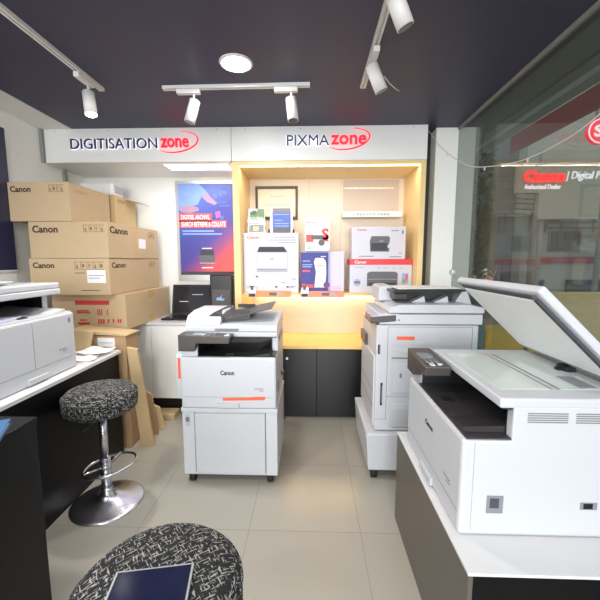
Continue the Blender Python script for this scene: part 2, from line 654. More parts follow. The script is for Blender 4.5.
rail(-.962, 2.36, -.015, 2.345, 'short white light track across the ceiling in front of the two signs')
rail(.33, -.2, .33, 2.375, 'white light track running towards the camera right of the downlight')

def spot(x, y, rot, hd, label, lit=False, length=.14, r=.035, stem=.06):
    """rot: track direction angle; hd: direction the head points"""
    t = thing('track_spotlight', label, 'spotlight', (x, y, CE - .021), 0, 'white track spotlights')
    hd = V(hd).normalized()
    mb = MB('fixture')
    mb.box(-.075, .075, -.017, .017, -.05, -.0215, .003, rot=Matrix.Translation((x, y, CE)) @ Matrix.Rotation(rot, 4, 'Z'))
    mb.part('adapter', t)
    e = V((x, y, CE - .05)) + V((math.cos(rot), math.sin(rot), 0)) * .035
    j = e - Z_ * stem
    MB('fixture').cyl(e + Z_ * .002, j, .007, seg=12).part('stem', t)
    a = j - hd * .02
    b = a + hd * length
    h = MB('fixture')
    h.cyl(a, b, r, seg=28)
    h.cyl(a - hd * .004, a, r * .85, r, seg=28)
    hh = h.part('head', t)
    MB('lamp' if lit else 'lensdark').cyl(b - hd * .001, b + hd * .002, r * .86, seg=28).part('lens', hh)
    return b, hd, t
lampA = spot(-1.38, 2.19, PI / 2, (.16, -.14, -1), 'lit spotlight on the left ceiling track above the cartons', True)
spot(-.80, 2.357, 0, (-.28, -.05, -1), 'unlit spotlight at the left end of the short track')
spot(-.165, 2.348, 0, (.1, -.1, -1), 'unlit spotlight at the right end of the short track')
sp1 = spot(.335, 2.0, PI / 2, (.42, .12, -.85), 'unlit spotlight near the far end of the right track, its wire dangling', stem=.032)
spot(.325, 1.47, PI / 2, (.42, .12, -.85), 'nearer unlit spotlight on the right track, cut by the photo top', stem=.032)
MB('wire').tube([(.395, 2.02, 2.443), (.43, 2.04, 2.415), (.47, 2.06, 2.395), (.49, 2.07, 2.39)], .0018, 6).part('loose_wire', sp1[2])
cw = MB('wire')
P = [V(p) for p in ((.968, 3.04, 2.522), (1.0, 2.88, 2.36), (1.03, 2.71, 2.226), (1.068, 2.5, 2.1), (1.105, 2.32, 2.04), (1.159, 2.03, 1.996), (1.2045, 1.79, 2.014), (1.235, 1.606, 2.069), (1.24, 1.3, 2.2), (1.24, 1.0, 2.38))]
cr = []
for i in range(len(P) - 1):
    p0, p1, p2, p3 = P[max(i - 1, 0)], P[i], P[i + 1], P[min(i + 2, len(P) - 1)]
    for s in range(5):
        q = s / 5
        cr.append(.5 * ((2 * p1) + (p2 - p0) * q + (2 * p0 - 5 * p1 + 4 * p2 - p3) * q * q + (3 * p1 - p0 - 3 * p2 + p3) * q ** 3))
cw.tube(cr + [P[-1]], .0028, 6)
for i in (9, 20, 26):
    cw.cyl(cr[i], cr[i] - Z_ * .02, .004, seg=6)
cw.solo('string_light_wire', P[4], 'pale string light wire sagging across the shop glass', 'wire')

# ------------------------------------------------------------------ oak display niche, ledge and black cupboard
NB, LZ, SZ = 3.585, .685, 1.135
t = thing('display_niche', 'pale oak framed display niche with warm strip light under the PIXMA sign', 'display', (.14, 3.33, LZ))
for a, b, c in ((-.68, -.622, 'left'), (.924, .97, 'right')):
    MB('oak').box(a, b, 3.05, NB, LZ + .001, 2.287, .002).part('side_panel', t)
MB('oak').box(-.622, .924, 3.05, NB, 2.255, 2.287).part('top_panel', t)
bp = MB('niche').box(-.622, .924, NB - .012, NB, LZ + .001, 2.255).part('back_panel', t)
sm = MB('greytrim')
for x in (-.02, .30):
    sm.box(x - .001, x + .001, NB - .0128, NB - .012, SZ, 2.25)
sm.part('seam', bp)
MB('led').box(-.615, .918, 3.058, 3.075, 2.246, 2.255).part('light_strip', t)
SZF = 1.45 - (1.45 - SZ) * .957
MB('ledge').box(-.622, .924, 3.14, NB - .012, SZF - .022, SZF, .001).part('shelf', t)
MB('led').box(-.6, .90, 3.545, 3.56, SZF - .03, SZF - .022).part('light_strip', t)

MB('ledge').box(-.68, .97, 3.03, NB, LZ - .03, LZ, .002).solo('oak_ledge', (.14, 3.3, LZ - .03), 'glossy yellow oak ledge along the bottom of the display niche', 'ledge')
t = thing('base_cabinet', 'low black cupboard under the yellow oak ledge', 'cabinet', (.14, 3.3, 0))
MB('blackdoor').box(-.68, .97, 3.075, YB - .003, .035, LZ - .031).part('carcase', t)
MB('blackdoor').box(-.68, .97, 3.08, YB - .003, 0, .034).part('plinth', t)
for a, b in ((-.678, -.355), (-.352, .052), (.055, .51), (.513, .968)):
    d = MB('blackdoor').box(a, b, 3.055, 3.0745, .012, LZ - .035, .002).part('door', t)
    if a == -.352:
        MB('chrome').cyl((-.215, 3.051, .56), (-.215, 3.055, .56), .013).cyl((-.215, 3.046, .56), (-.215, 3.051, .56), .005).part('lock', d, label='small chrome lock')

# ------------------------------------------------------------------ things in the niche
def lines(mb, O, pl, rows, m, h=.006):
    for a, b, z in rows:
        mb.rect(O, pl[0], pl[1], a, b, z, z + h, .0006, m)

XF[0] = closer(.957)
# large white printer carton
t = thing('printer_carton', 'large white printer carton at the left end of the niche shelf', 'carton', (-.38, 3.42, SZ))
MB('whitebox').box(-.645, -.118, 3.31, 3.54, SZ + .001, 1.705, .003).part('carton', t)
O = (-.645, 3.31, SZ)
MB('redcanon').text('Canon', (-.61, 3.31, 1.652), *F_, .115, .024, .0008, bold=.02).part('red_logo', t, label='small red logo')
p = MB('greyink')
lines(p, O, F_, [(.30, .49, .527), (.25, .50, .50), (.33, .50, .475), (.03, .12, .05), (.36, .40, .095), (.44, .50, .06), (.44, .48, .05), (.46, .50, .13)], None)
p.part('printed_text', t, label='grey printed lines')
p = MB()
p.prism([(.13, .39), (.15, .44), (.385, .44), (.42, .39)], O, *F_, .0006, 'darkink')
p.prism([(.125, .20), (.42, .20), (.425, .388), (.125, .388)], O, *F_, .0006, 'paleink')
p.prism([(.13, .235), (.415, .235), (.418, .385), (.13, .385)], O, *F_, .0010, 'whitebox')
p.rect(O, *F_, .14, .41, .225, .228, .0012, 'greyink')
p.rect(O, *F_, .25, .29, .32, .328, .0012, 'greyink')
p.part('printed_picture', t, label='picture of a white printer with dark top')
p = MB('darkink')
for x in (.115, .30, .41):
    p.rect(O, *F_, x, x + .022, .05 if x > .2 else .15, .065 if x > .2 else .162, .0008)
p.part('printed_icons', t)

# two brochures on top in holders
t = thing('brochure_holder', 'green and yellow brochure in a clear holder on the large printer carton, left', 'brochure', (-.53, 3.38, 1.706))
MB('acrylic').box(-.615, -.44, 3.374, 3.378, 1.707, 1.94).box(-.615, -.44, 3.374, 3.45, 1.7065, 1.71).part('holder', t)
O = (-.608, 3.381, 1.712)
MB('white').box(-.608, -.447, 3.381, 3.386, 1.712, 1.94).part('paper', t)
p = MB()
p.rect(O, *F_, .02, .095, .12, .20, .001, 'green')
p.prism([(.10, .15), (.155, .12), (.155, .225), (.09, .225)], O, *F_, .001, 'green')
p.rect(O, *F_, .01, .15, .005, .075, .001, 'midink')
p.rect(O, *F_, .05, .10, .02, .06, .0016, 'yellow')
p.rect(O, *F_, .01, .12, .085, .092, .001, 'greyink')
p.prism([(.02, .175), (.05, .21), (.085, .205), (.07, .17)], O, *F_, .0016, 'teal')
p.part('printed_picture', t)
t = thing('brochure_holder', 'blue brochure in a white holder on the large printer carton, right', 'brochure', (-.28, 3.38, 1.706))
MB('white').box(-.395, -.372, 3.37, 3.44, 1.7065, 1.945, .002).box(-.195, -.18, 3.37, 3.44, 1.7065, 1.945, .002).box(-.372, -.195, 3.40, 3.44, 1.7065, 1.945).part('holder', t)
MB('blue2').box(-.368, -.199, 3.392, 3.398, 1.712, 1.945).part('paper', t)
O = (-.368, 3.392, 1.712)
p = MB('skyblue')
lines(p, O, F_, [(.01, .16, .17), (.015, .09, .115), (.015, .15, .085), (.015, .15, .06)], None, .008)
p.rect(O, *F_, 0, .169, 0, .05, .001, 'midink')
p.rect(O, *F_, 0, .169, .19, .233, .001, 'greyink')
p.part('printed_text', t)
for x, n in ((-.40, 'left'), (-.165, 'right')):
    MB('black').cyl((x - .004, 3.355, 1.7065), (x - .004, 3.355, 1.712), .012).cyl((x - .004, 3.355, 1.712), (x - .004, 3.355, 1.742), .008).solo('ink_bottle', (x, 3.355, 1.7065), 'tiny black ink bottle at the %s of the blue brochure' % n, 'bottle', 'tiny ink bottles')

XF[0] = None
# framed certificate
t = thing('certificate_frame', 'dark framed certificate on the niche back behind the brochures', 'frame', (-.35, NB - .02, 1.86))
fr = MB('brownframe')
fr.box(-.562, -.135, NB - .03, NB - .013, 2.158, 2.185).box(-.562, -.135, NB - .03, NB - .013, 1.858, 1.885)
fr.box(-.562, -.538, NB - .03, NB - .013, 1.885, 2.158).box(-.159, -.135, NB - .03, NB - .013, 1.885, 2.158)
fr.part('frame', t)
MB('cream').box(-.538, -.159, NB - .02, NB - .014, 1.885, 2.158).part('certificate', t)
p = MB('greyink')
lines(p, (-.538, NB - .02, 1.885), F_, [(.12, .26, .20), (.08, .30, .165), (.05, .33, .13), (.05, .33, .11)], None, .004)
p.part('printed_text', t)

# white shelf with wording, clear board above
t = thing('wall_shelf', 'small white shelf reading CREATIVE PARK below a clear board', 'shelf', (.6, 3.5, 1.86))
MB('white').box(.305, .868, 3.40, NB - .013, 1.862, 1.912, .002).part('shelf', t)
MB('midink').text('CREATIVE PARK', (.40, 3.4, 1.873), *F_, .36, .026, .001, bold=.01).part('lettering', t, label='grey spaced capitals')
MB('acrylic').box(.315, .865, 3.53, 3.535, 1.913, 2.235).part('clear_board', t)

XF[0] = closer(.957)
# middle: lavender carton, blue carton, white ink carton
t = thing('lavender_carton', 'pale lavender carton behind the blue carton on the niche shelf', 'carton', (.12, 3.45, SZ))
MB('lavbox').box(-.085, .325, 3.40, 3.55, SZ + .001, 1.535, .003).part('carton', t)
p = MB('pink'); lines(p, (.1, 3.40, SZ), F_, [(.1, .2, .05), (.12, .2, .035)], None, .004); p.part('printed_text', t)
t = thing('blue_carton', 'dark blue carton with a white device picture, middle of the niche shelf', 'carton', (.03, 3.37, SZ))
MB('blue').box(-.097, .165, 3.345, 3.395, SZ + .001, 1.522, .002).part('carton', t)
O = (-.097, 3.345, SZ)
p = MB()
p.prism([(.13, .05), (.235, .05), (.245, .2), (.24, .30), (.215, .335), (.14, .335), (.125, .30), (.145, .2)], O, *F_, .001, 'white')
p.rect(O, *F_, .15, .225, .255, .262, .0016, 'greyink')
p.cyl((.15, 3.3435, 1.21), (.15, 3.345, 1.21), .03, m='purple')
p.part('printed_picture', t)
p = MB('skyblue'); lines(p, O, F_, [(.015, .09, .30), (.015, .11, .265), (.015, .10, .245)], None, .01)
p.part('printed_text', t)
for q in ((.015, .09, .20, .218), (.01, .045, .04, .085), (.055, .12, .045, .08)):
    MB('coral').rect(O, *F_, *q, .001).part('printed_tag', t, label='red printed tag')
MB('white').rect(O, *F_, .19, .24, .345, .352, .001).part('printed_logo', t)
t = thing('ink_carton', 'small white carton with red S shaped print standing on the blue carton', 'carton', (.06, 3.37, 1.523))
MB('white').box(-.058, .18, 3.352, 3.43, 1.536, 1.852, .003).part('carton', t)
O = (-.058, 3.352, 1.536)
p = MB()
p.rect(O, *F_, .01, .08, .085, .155, .001, 'coral'); p.rect(O, *F_, .17, .225, .09, .15, .001, 'coral')
p.text('S', (.10, 3.352, 1.64), *F_, .07, .11, .001, 'redbox', bold=.04)
p.rect(O, *F_, .06, .17, .11, .15, .0016, 'midink')
p.cyl((.10, 3.3505, 1.615), (.10, 3.352, 1.615), .03, m='midink')
p.part('printed_picture', t)
p = MB('greyink'); lines(p, O, F_, [(.015, .10, .265), (.02, .06, .035), (.02, .06, .022)], None); p.rect(O, *F_, .015, .025, .264, .274, .001, 'redcanon'); p.part('printed_text', t)

# right: red topped carton with white carton on it
t = thing('red_topped_carton', 'white printer carton with a red top band at the right of the niche shelf', 'carton', (.66, 3.44, SZ))
MB('whitebox').box(.372, .96, 3.325, 3.55, SZ + .001, 1.405, .002).part('carton', t)
MB('redbox').box(.370, .962, 3.323, 3.551, 1.405, 1.458, .002).part('red_lid_band', t, label='red upper band')
MB('white').text('Canon', (.415, 3.323, 1.417), *F_, .11, .028, .001, bold=.03).part('logo', t, label='white logo on red')
O = (.372, 3.325, SZ)
p = MB()
p.prism([(.165, .065), (.455, .065), (.455, .19), (.43, .205), (.19, .205), (.165, .19)], O, *F_, .001, 'midink')
p.rect(O, *F_, .175, .445, .13, .135, .0018, 'paleink')
p.rect(O, *F_, .18, .44, .075, .10, .0018, 'darkink')
p.part('printed_picture', t, label='picture of a dark flat printer')
p = MB()
p.cyl((.372 + .07, 3.3245, SZ + .1), (.372 + .07, 3.3255, SZ + .1), .035, m='paleink')
p.rect(O, *F_, .045, .1, .092, .112, .0018, 'blue2')
p.part('badge', t)
p = MB(); p.rect(O, *F_, .495, .555, .09, .19, .001, 'skyblue'); p.rect(O, *F_, .50, .53, .10, .14, .0018, 'green'); p.rect(O, *F_, .53, .55, .12, .18, .0018, 'coral'); p.part('printed_photo', t)
p = MB('paleink'); lines(p, O, F_, [(.26, .29, .235), (.32, .36, .235), (.40, .43, .235), (.46, .5, .235), (.04, .14, .24)], None, .008); p.part('printed_text', t)
t = thing('white_printer_carton', 'white printer carton lying on the red topped carton', 'carton', (.64, 3.44, 1.459))
MB('whitebox').box(.386, .892, 3.33, 3.54, 1.459, 1.763, .002).part('carton', t)
O = (.386, 3.33, 1.459)
MB('redcanon').text('Canon', (.435, 3.33, 1.725), *F_, .09, .018, .0008, bold=.02).part('red_logo', t)
p = MB()
p.prism([(.175, .07), (.355, .07), (.355, .10), (.335, .115), (.355, .15), (.36, .20), (.345, .215), (.185, .215), (.17, .17)], O, *F_, .001, 'midink')
p.prism([(.185, .08), (.34, .08), (.33, .15), (.185, .15)], O, *F_, .0018, 'darkink')
p.rect(O, *F_, .26, .30, .165, .172, .0018, 'paleink')
p.part('printed_picture', t, label='picture of a dark compact printer')
p = MB('greyink'); lines(p, O, F_, [(.37, .44, .262), (.07, .21, .022), (.36, .47, .018), (.45, .47, .05)], None, .008); p.part('printed_text', t); MB('black').rect(O, *F_, .472, .482, .235, .27, .001).part('printed_mark', t, label='black upright mark')

# price strips on the shelf edge
for x0, x1, mm, lab in ((-.603, -.19, 'orangelabel', 'orange price strip on the shelf edge below the large printer carton'), (-.10, .316, 'pinklabel', 'salmon price strip on the shelf edge below the blue carton')):
    t = thing('price_strip', lab, 'label', (x0, 3.277, SZ - .035), 0, 'price strips on the shelf edge')
    MB(mm).box(x0, x1, 3.2755, 3.2795, SZ - .038, SZ + .022).part('strip', t)
    O = (x0, 3.2755, SZ - .038)
    p = MB(); p.prism([(.01, .0), (.075, .0), (.08, .085), (.06, .105), (.015, .10), (.005, .06)], (x0, 3.2735, SZ - .036), *F_, .0018, 'white')
    p.rect((x0, 3.2735, 0), *F_, .01, .072, SZ - .034, SZ - .004, .0028, 'darkink'); p.cyl((x0 + .04, 3.2715, SZ + .045), (x0 + .04, 3.2735, SZ + .045), .016, m='midink')
    p.rect((x0, 3.2735, 0), *F_, .015, .06, SZ + .056, SZ + .068, .003, 'black')
    p.part('small_card', t, label='small black and white card')
    p = MB(); p.rect(O, *F_, .205, .275, .016, .044, .0008, 'midink'); p.rect(O, *F_, .285, .335, .016, .044, .0008, 'paleink')
    p.part('printed_text', t)

XF[0] = None
# ------------------------------------------------------------------ white base cabinet and what stands on it
t = thing('white_cabinet', 'white base cabinet along the rear wall under the carton stack', 'cabinet', (-1.5, 3.3, 0))
MB('wall').box(XL + .01, -.69, 3.07, YB - .002, .165, .86).part('carcase', t)
MB('blackdoor').box(XL + .01, -.69, 3.12, YB - .002, 0, .164).part('kickboard', t)
MB('whitetop').box(XL + .01, -.69, 3.04, YB - .002, .861, .885, .002).part('worktop', t)
for a, b in ((-2.30, -1.95), (-1.947, -1.46), (-1.457, -1.08), (-1.077, -.693)):
    MB('wall').box(a, b, 3.05, 3.069, .17, .857, .0015).part('door', t)

t = thing('framed_poster', 'tall blue and red poster in a thin silver frame on the rear wall', 'poster', (-1.07, YB - .015, 1.24))
x0, x1, z0, z1 = -1.385, -.765, 1.235, 2.25
MB('alu').box(x0, x0 + .025, YB - .022, YB - .001, z0, z1).box(x1 - .02, x1, YB - .022, YB - .001, z0, z1).box(x0 + .025, x1 - .02, YB - .022, YB - .001, z0, z0 + .06).box(x0 + .025, x1 - .02, YB - .022, YB - .001, z1 - .03, z1).part('frame', t)
px0, pw, pz0, ph = x0 + .025, .575, z0 + .06, .925
O = (px0, YB - .012, pz0)
pr = MB('poster').box(px0, px0 + pw, YB - .012, YB - .002, pz0, pz0 + ph).part('print', t)
p = MB()
p.prism([(.02, .66), (.06, .925), (.215, .925), (.30, .84), (.36, .76), (.30, .74), (.24, .80), (.20, .72), (.13, .70)], O, *F_, .0008, 'shirt')
p.prism([(.0, .66), (.0, .925), (.10, .925), (.09, .66)], O, *F_, .0012, 'shirt')
p.part('printed_shirt', pr, label='pale blue shirted figure')
p = MB('skin')
p.prism([(.02, .645), (.02, .70), (.12, .71), (.20, .69), (.21, .66), (.12, .635)], O, *F_, .0016)
p.prism([(.25, .79), (.29, .83), (.36, .77), (.40, .73), (.37, .715), (.31, .74)], O, *F_, .0016)
p.part('printed_hands', pr, label='pair of hands reaching out')
p = MB('blue2')
for i in range(3):
    p.rect(O, *F_, .36 + .05 * i, .40 + .05 * i, .78 + .02 * i, .83 + .02 * i, .0008)
p.rect(O, *F_, .33, .50, .735, .745, .0008); p.rect(O, *F_, .34, .52, .86, .866, .0008)
p.rect(O, *F_, .42, .53, .70, .71, .0008)
p.part('printed_icons', pr)
p = MB(); p.rect(O, *F_, 0, .34, .545, .63, .0012, 'coral'); p.rect(O, *F_, 0, .49, .485, .56, .0012, 'coral'); p.part('printed_band', pr, label='coral red caption band')
p = MB('white')
p.text('DIGITISE, ARCHIVE,', (px0 + .02, YB - .0132, pz0 + .563), *F_, .30, .052, .0008, bold=.015)
p.text('SEARCH RETRIEVE & COLLATE', (px0 + .02, YB - .0132, pz0 + .495), *F_, .46, .052, .0008, bold=.015)
p.part('caption', pr, label='white capital caption')
p = MB('skyblue'); lines(p, O, F_, [(.03, .36, .445), (.03, .44, .415)], None, .014)
p.part('printed_text', pr)
p = MB()
p.rect(O, *F_, .20, .36, .13, .20, .002, 'midink'); p.rect(O, *F_, .21, .35, .205, .26, .002, 'darkink'); p.rect(O, *F_, .20, .36, .118, .128, .002, 'paleink'); p.rect(O, *F_, .23, .33, .27, .28, .002, 'white'); p.rect(O, *F_, .22, .34, .07, .08, .002, 'white')
p.part('printed_scanner', pr, label='picture of a dark scanner')
p = MB('pink'); p.prism([(.385, .58), (.43, .60), (.425, .655), (.38, .64)], O, *F_, .0018); p.rect(O, *F_, .425, .46, .57, .605, .0018, 'blue2'); p.part('printed_mark', pr)
MB('darkink').rect(O, *F_, 0, pw, 0, .035, .0022).part('printed_footer', pr)

t = thing('laptop', 'open black laptop on the white cabinet under the blue poster', 'laptop', (-1.2, 3.3, .885))
MB('black').box(-1.41, -1.0, 3.16, 3.42, .8865, .903, .003).part('base', t)
MB('darkglass').box(-1.38, -1.03, 3.20, 3.33, .903, .905).part('keyboard', t)
s = MB('black').hexa([(-1.405, 3.405, .905), (-1.0, 3.405, .905), (-1.0, 3.418, .905), (-1.405, 3.418, .905), (-1.405, 3.47, 1.20), (-1.0, 3.47, 1.20), (-1.0, 3.48, 1.20), (-1.405, 3.48, 1.20)], bev=.003).part('screen', t)
MB('darkglass').hexa([(-1.385, 3.4065, .925), (-1.02, 3.4065, .925), (-1.02, 3.41, .925), (-1.385, 3.41, .925), (-1.385, 3.463, 1.185), (-1.02, 3.463, 1.185), (-1.02, 3.467, 1.185), (-1.385, 3.467, 1.185)]).part('display', s)
MB('white').rect((-1.33, 3.4295, 1.03), X_, V((0, .2, .98)), 0, .09, 0, .006, .003).rect((-1.2, 3.4445, 1.10), X_, V((0, .2, .98)), 0, .11, 0, .004, .003).part('sticker', s)
t = thing('black_unit', 'upright black unit with a pale blue logo beside the laptop', 'device', (-.86, 3.35, .885))
MB('black').box(-.972, -.752, 3.28, 3.46, .8865, 1.31, .012).part('case', t)
MB('panelgrey').box(-.955, -.77, 3.276, 3.281, .93, 1.17, .004).part('front_panel', t)
p = MB('skyblue'); p.prism([(.06, .18), (.13, .175), (.145, .195), (.11, .2), (.12, .235), (.10, .21), (.065, .205)], (-.972, 3.276, .885), *F_, .0015); p.part('logo', t, label='pale blue logo')

# ------------------------------------------------------------------ big cartons on the left
def icons(mb, O, pl, a, b, n, h, m='paleprint'):
    w = (b - a) / n
    for i in range(n):
        x = a + i * w
        mb.rect(O, *pl, x, x + w * .8, 0, .004, .0008, m)
        mb.rect(O, *pl, x, x + w * .8, h, h + .004, .0008, m)
        mb.rect(O, *pl, x, x + .003, 0, h, .0008, m)
        if i % 3 == 0:
            mb.prism([(x + w * .2, .01), (x + w * .6, .01), (x + w * .4, h * .8)], O, *pl, .0008, m)
        elif i % 3 == 1:
            mb.rect(O, *pl, x + w * .2, x + w * .6, h * .3, h * .75, .0008, m)
        else:
            mb.rect(O, *pl, x + w * .35, x + w * .45, .01, h * .8, .0008, m)
            mb.rect(O, *pl, x + w * .2, x + w * .6, h * .55, h * .65, .0008, m)

def carton(name, label, x0, x1, y0, y1, z0, z1, m='board', flaps=True):
    t = thing(name, label, 'carton', ((x0 + x1) / 2, (y0 + y1) / 2, z0), 0, 'big brown cartons stacked by the left wall')
    MB(m).box(x0, x1, y0, y1, z0, z1, .004).part('carton', t)
    return t
# bottom
x0, x1, y0, y1, z0, z1 = -2.09, -1.487, 2.70, 3.55, .886, 1.176
t = carton('cardboard_carton', 'brown carton with red printing at the bottom of the stack', x0, x1, y0, y1, z0, z1)
O = (x0, y0, z0)
p = MB('redink')
p.rect(O, *F_, .19, .47, .205, .24, .0008)
for a, b, z in ((.20, .30, .15), (.20, .31, .135), (.22, .28, .075), (.20, .30, .05), (.21, .30, .04)):
    p.rect(O, *F_, a, b, z, z + .012, .0008)
for a in (.37, .385, .40, .45):
    p.rect(O, *F_, a, a + .008, .12, .17, .0008)
for a in (.37, .39, .41, .45, .49, .53, .55):
    p.rect(O, *F_, a, a + .014, .05 + .01 * (a > .44), .09, .0008)
p.part('red_printing', t, label='red printed block and marks')
p = MB('tape'); p.rect((x1, y0, z1), *R_, .40, .50, -.07, 0, .0008); p.part('tape', t); p = MB('tape'); p.rect((x1, y0, z0), *R_, .40, .50, 0, .06, .0008); p.part('tape', t)
# third
x0, x1, y0, y1, z0, z1 = -2.185, -1.555, 2.62, 3.50, 1.178, 1.462
t = carton('cardboard_carton', 'brown carton second from the bottom of the stack, white label at front right', x0, x1, y0, y1, z0, z1)
p = MB('ink'); p.text('Canon', (x0 + .03, y0, z1 - .075), *F_, .17, .045, .0008, bold=.03); p.part('logo', t, label='dark printed logo'); p = MB('ink'); p.text('Canon', (x1, y0 + .04, z1 - .075), *R_, .20, .045, .0008, bold=.03); p.part('logo', t, label='dark printed logo on the side')
p = MB('ink'); icons(p, (x1, y0, z1 - .08), R_, .66, .80, 3, .05); p.part('handling_icons', t); p = MB('ink'); icons(p, (x0, y0, z1 - .085), F_, .36, .60, 5, .055); p.rect((x0, y0, z1 - .115), *F_, .36, .44, 0, .005, .0008); p.rect((x0, y0, z1 - .25), *F_, .40, .55, 0, .005, .0008); p.part('handling_icons', t)
MB('white').rect((x0, y0, z0), *F_, .455, .60, .095, .195, .001).rect((x0, y0, z0), *F_, .465, .585, .15, .155, .0014, 'greyink').rect((x0, y0, z0), *F_, .465, .555, .13, .135, .0014, 'greyink').part('label', t, label='white shipping label')
# second
x0, x1, y0, y1, z0, z1 = -2.165, -1.548, 2.62, 3.48, 1.464, 1.742
t = carton('cardboard_carton', 'brown carton second from the top of the stack, white label on its side', x0, x1, y0, y1, z0, z1)
p = MB('ink'); p.text('Canon', (x0 + .03, y0, z1 - .085), *F_, .20, .055, .0008, bold=.03); p.part('logo', t, label='dark printed logo'); p = MB('ink'); p.text('Canon', (x1, y0 + .03, z1 - .085), *R_, .26, .055, .0008, bold=.03); p.part('logo', t, label='dark printed logo on the side')
p = MB('ink'); icons(p, (x0, y0, z1 - .08), F_, .43, .60, 4, .05); p.part('handling_icons', t); p = MB('ink'); icons(p, (x1, y0, z1 - .085), R_, .66, .80, 3, .05); p.part('handling_icons', t)
p = MB('tape'); p.rect((x1, y0, z0), *R_, .36, .44, 0, .278, .0008); p.part('tape', t)
MB('white').rect((x1, y0, z0), *R_, .47, .60, .09, .175, .001).part('label', t, label='white shipping label')
# top
x0, x1, y0, y1, z0, z1 = -2.30, -1.826, 2.62, 3.15, 1.744, 2.035
t = carton('cardboard_carton', 'brown carton on top of the stack at the front', x0, x1, y0, y1, z0, z1)
p = MB('ink'); p.text('Canon', (x0 + .02, y0, z1 - .075), *F_, .16, .045, .0008, bold=.03); p.part('logo', t, label='dark printed logo')
p = MB('ink'); icons(p, (x0, y0, z1 - .075), F_, .32, .44, 4, .05); p.part('handling_icons', t)
p = MB('board3'); p.rect((x1, y0, z1 - .055), *R_, .06, .22, 0, .008, .0008); p.rect((x1, y0, z1 - .07), *R_, .06, .16, 0, .006, .0008); p.part('printed_text', t)
MB('tape').rect((x1, y0, z0), *R_, .23, .30, 0, .06, .0008).part('tape', t)
t = carton('cardboard_carton', 'yellowish carton with a torn flap behind the topmost front carton', -2.2, -1.79, 3.17, 3.55, 1.744, 2.04, 'board2')
MB('white').hexa([(-1.79, 3.34, 2.03), (-1.79, 3.55, 2.03), (-1.79, 3.55, 2.036), (-1.79, 3.34, 2.036), (-1.64, 3.36, 2.0), (-1.62, 3.54, 1.985), (-1.62, 3.54, 1.991), (-1.64, 3.36, 2.006)]).part('flap', t, label='pale open flap')
MB('board3').rect((-1.79, 3.17, 1.98), *R_, .05, .17, 0, .03, .0008).part('label', t)
t = thing('white_roll', 'white wrapped bundle lying on top of the yellowish carton', 'bundle', (-1.98, 3.3, 2.041))
MB('white').box(-2.15, -1.83, 3.22, 3.42, 2.042, 2.165, .03, seg=3).part('bundle', t)
MB('paleink').box(-1.83, -1.822, 3.25, 3.39, 2.07, 2.14, .003).part('end_cap', t)

# navy board on the left wall
t = thing('navy_board', 'dark navy board on the left wall beside the carton stack', 'board', (XL + .02, 2.1, 1.36))
MB('navy').box(XL + .001, XL + .028, 1.5, 2.645, 1.375, 2.43, .002).part('panel', t)
MB('white').box(XL + .001, XL + .024, 1.49, 2.655, 1.362, 1.374, .002).part('lower_rail', t)

# ------------------------------------------------------------------ left counter and black desk
t = thing('counter', 'long white topped counter with a black front along the left wall', 'counter', (-1.85, 1.85, 0))
MB('whitetop').box(-2.32, -1.405, 1.225, 2.46, .765, .787, .002).part('worktop', t)
MB('blacksatin').box(-2.31, -1.424, 1.23, 2.45, 0, .764, .002).part('body', t)
t = thing('desk', 'black desk block at the lower left corner beside the counter', 'desk', (-1.5, .7, 0))
MB('blacksatin').box(-2.2, -1.016, .0, 1.195, .845, .87, .002).part('top', t)
MB('blacksatin').box(-2.19, -1.02, .02, 1.19, 0, .844, .002).part('body', t)
t = thing('yellow_pad', 'yellow page pad under the blue book on the black desk', 'book', (-1.05, 1.01, .87), math.radians(30))
MB('yellowpaper').box(-.22, .05, -.12, .05, .001, .018, .001).part('pages', t, True)
t = thing('blue_book', 'blue book lying on the yellow pad on the black desk', 'book', (-1.048, 1.03, .889), math.radians(30))
MB('bluebook').box(-.20, .05, -.12, .05, 0, .004).box(-.20, .05, -.12, .05, .016, .02).box(-.204, -.2, -.12, .05, 0, .02).part('cover', t, True)
MB('white').box(-.198, .045, -.115, .045, .0045, .0155).part('pages', t, True)

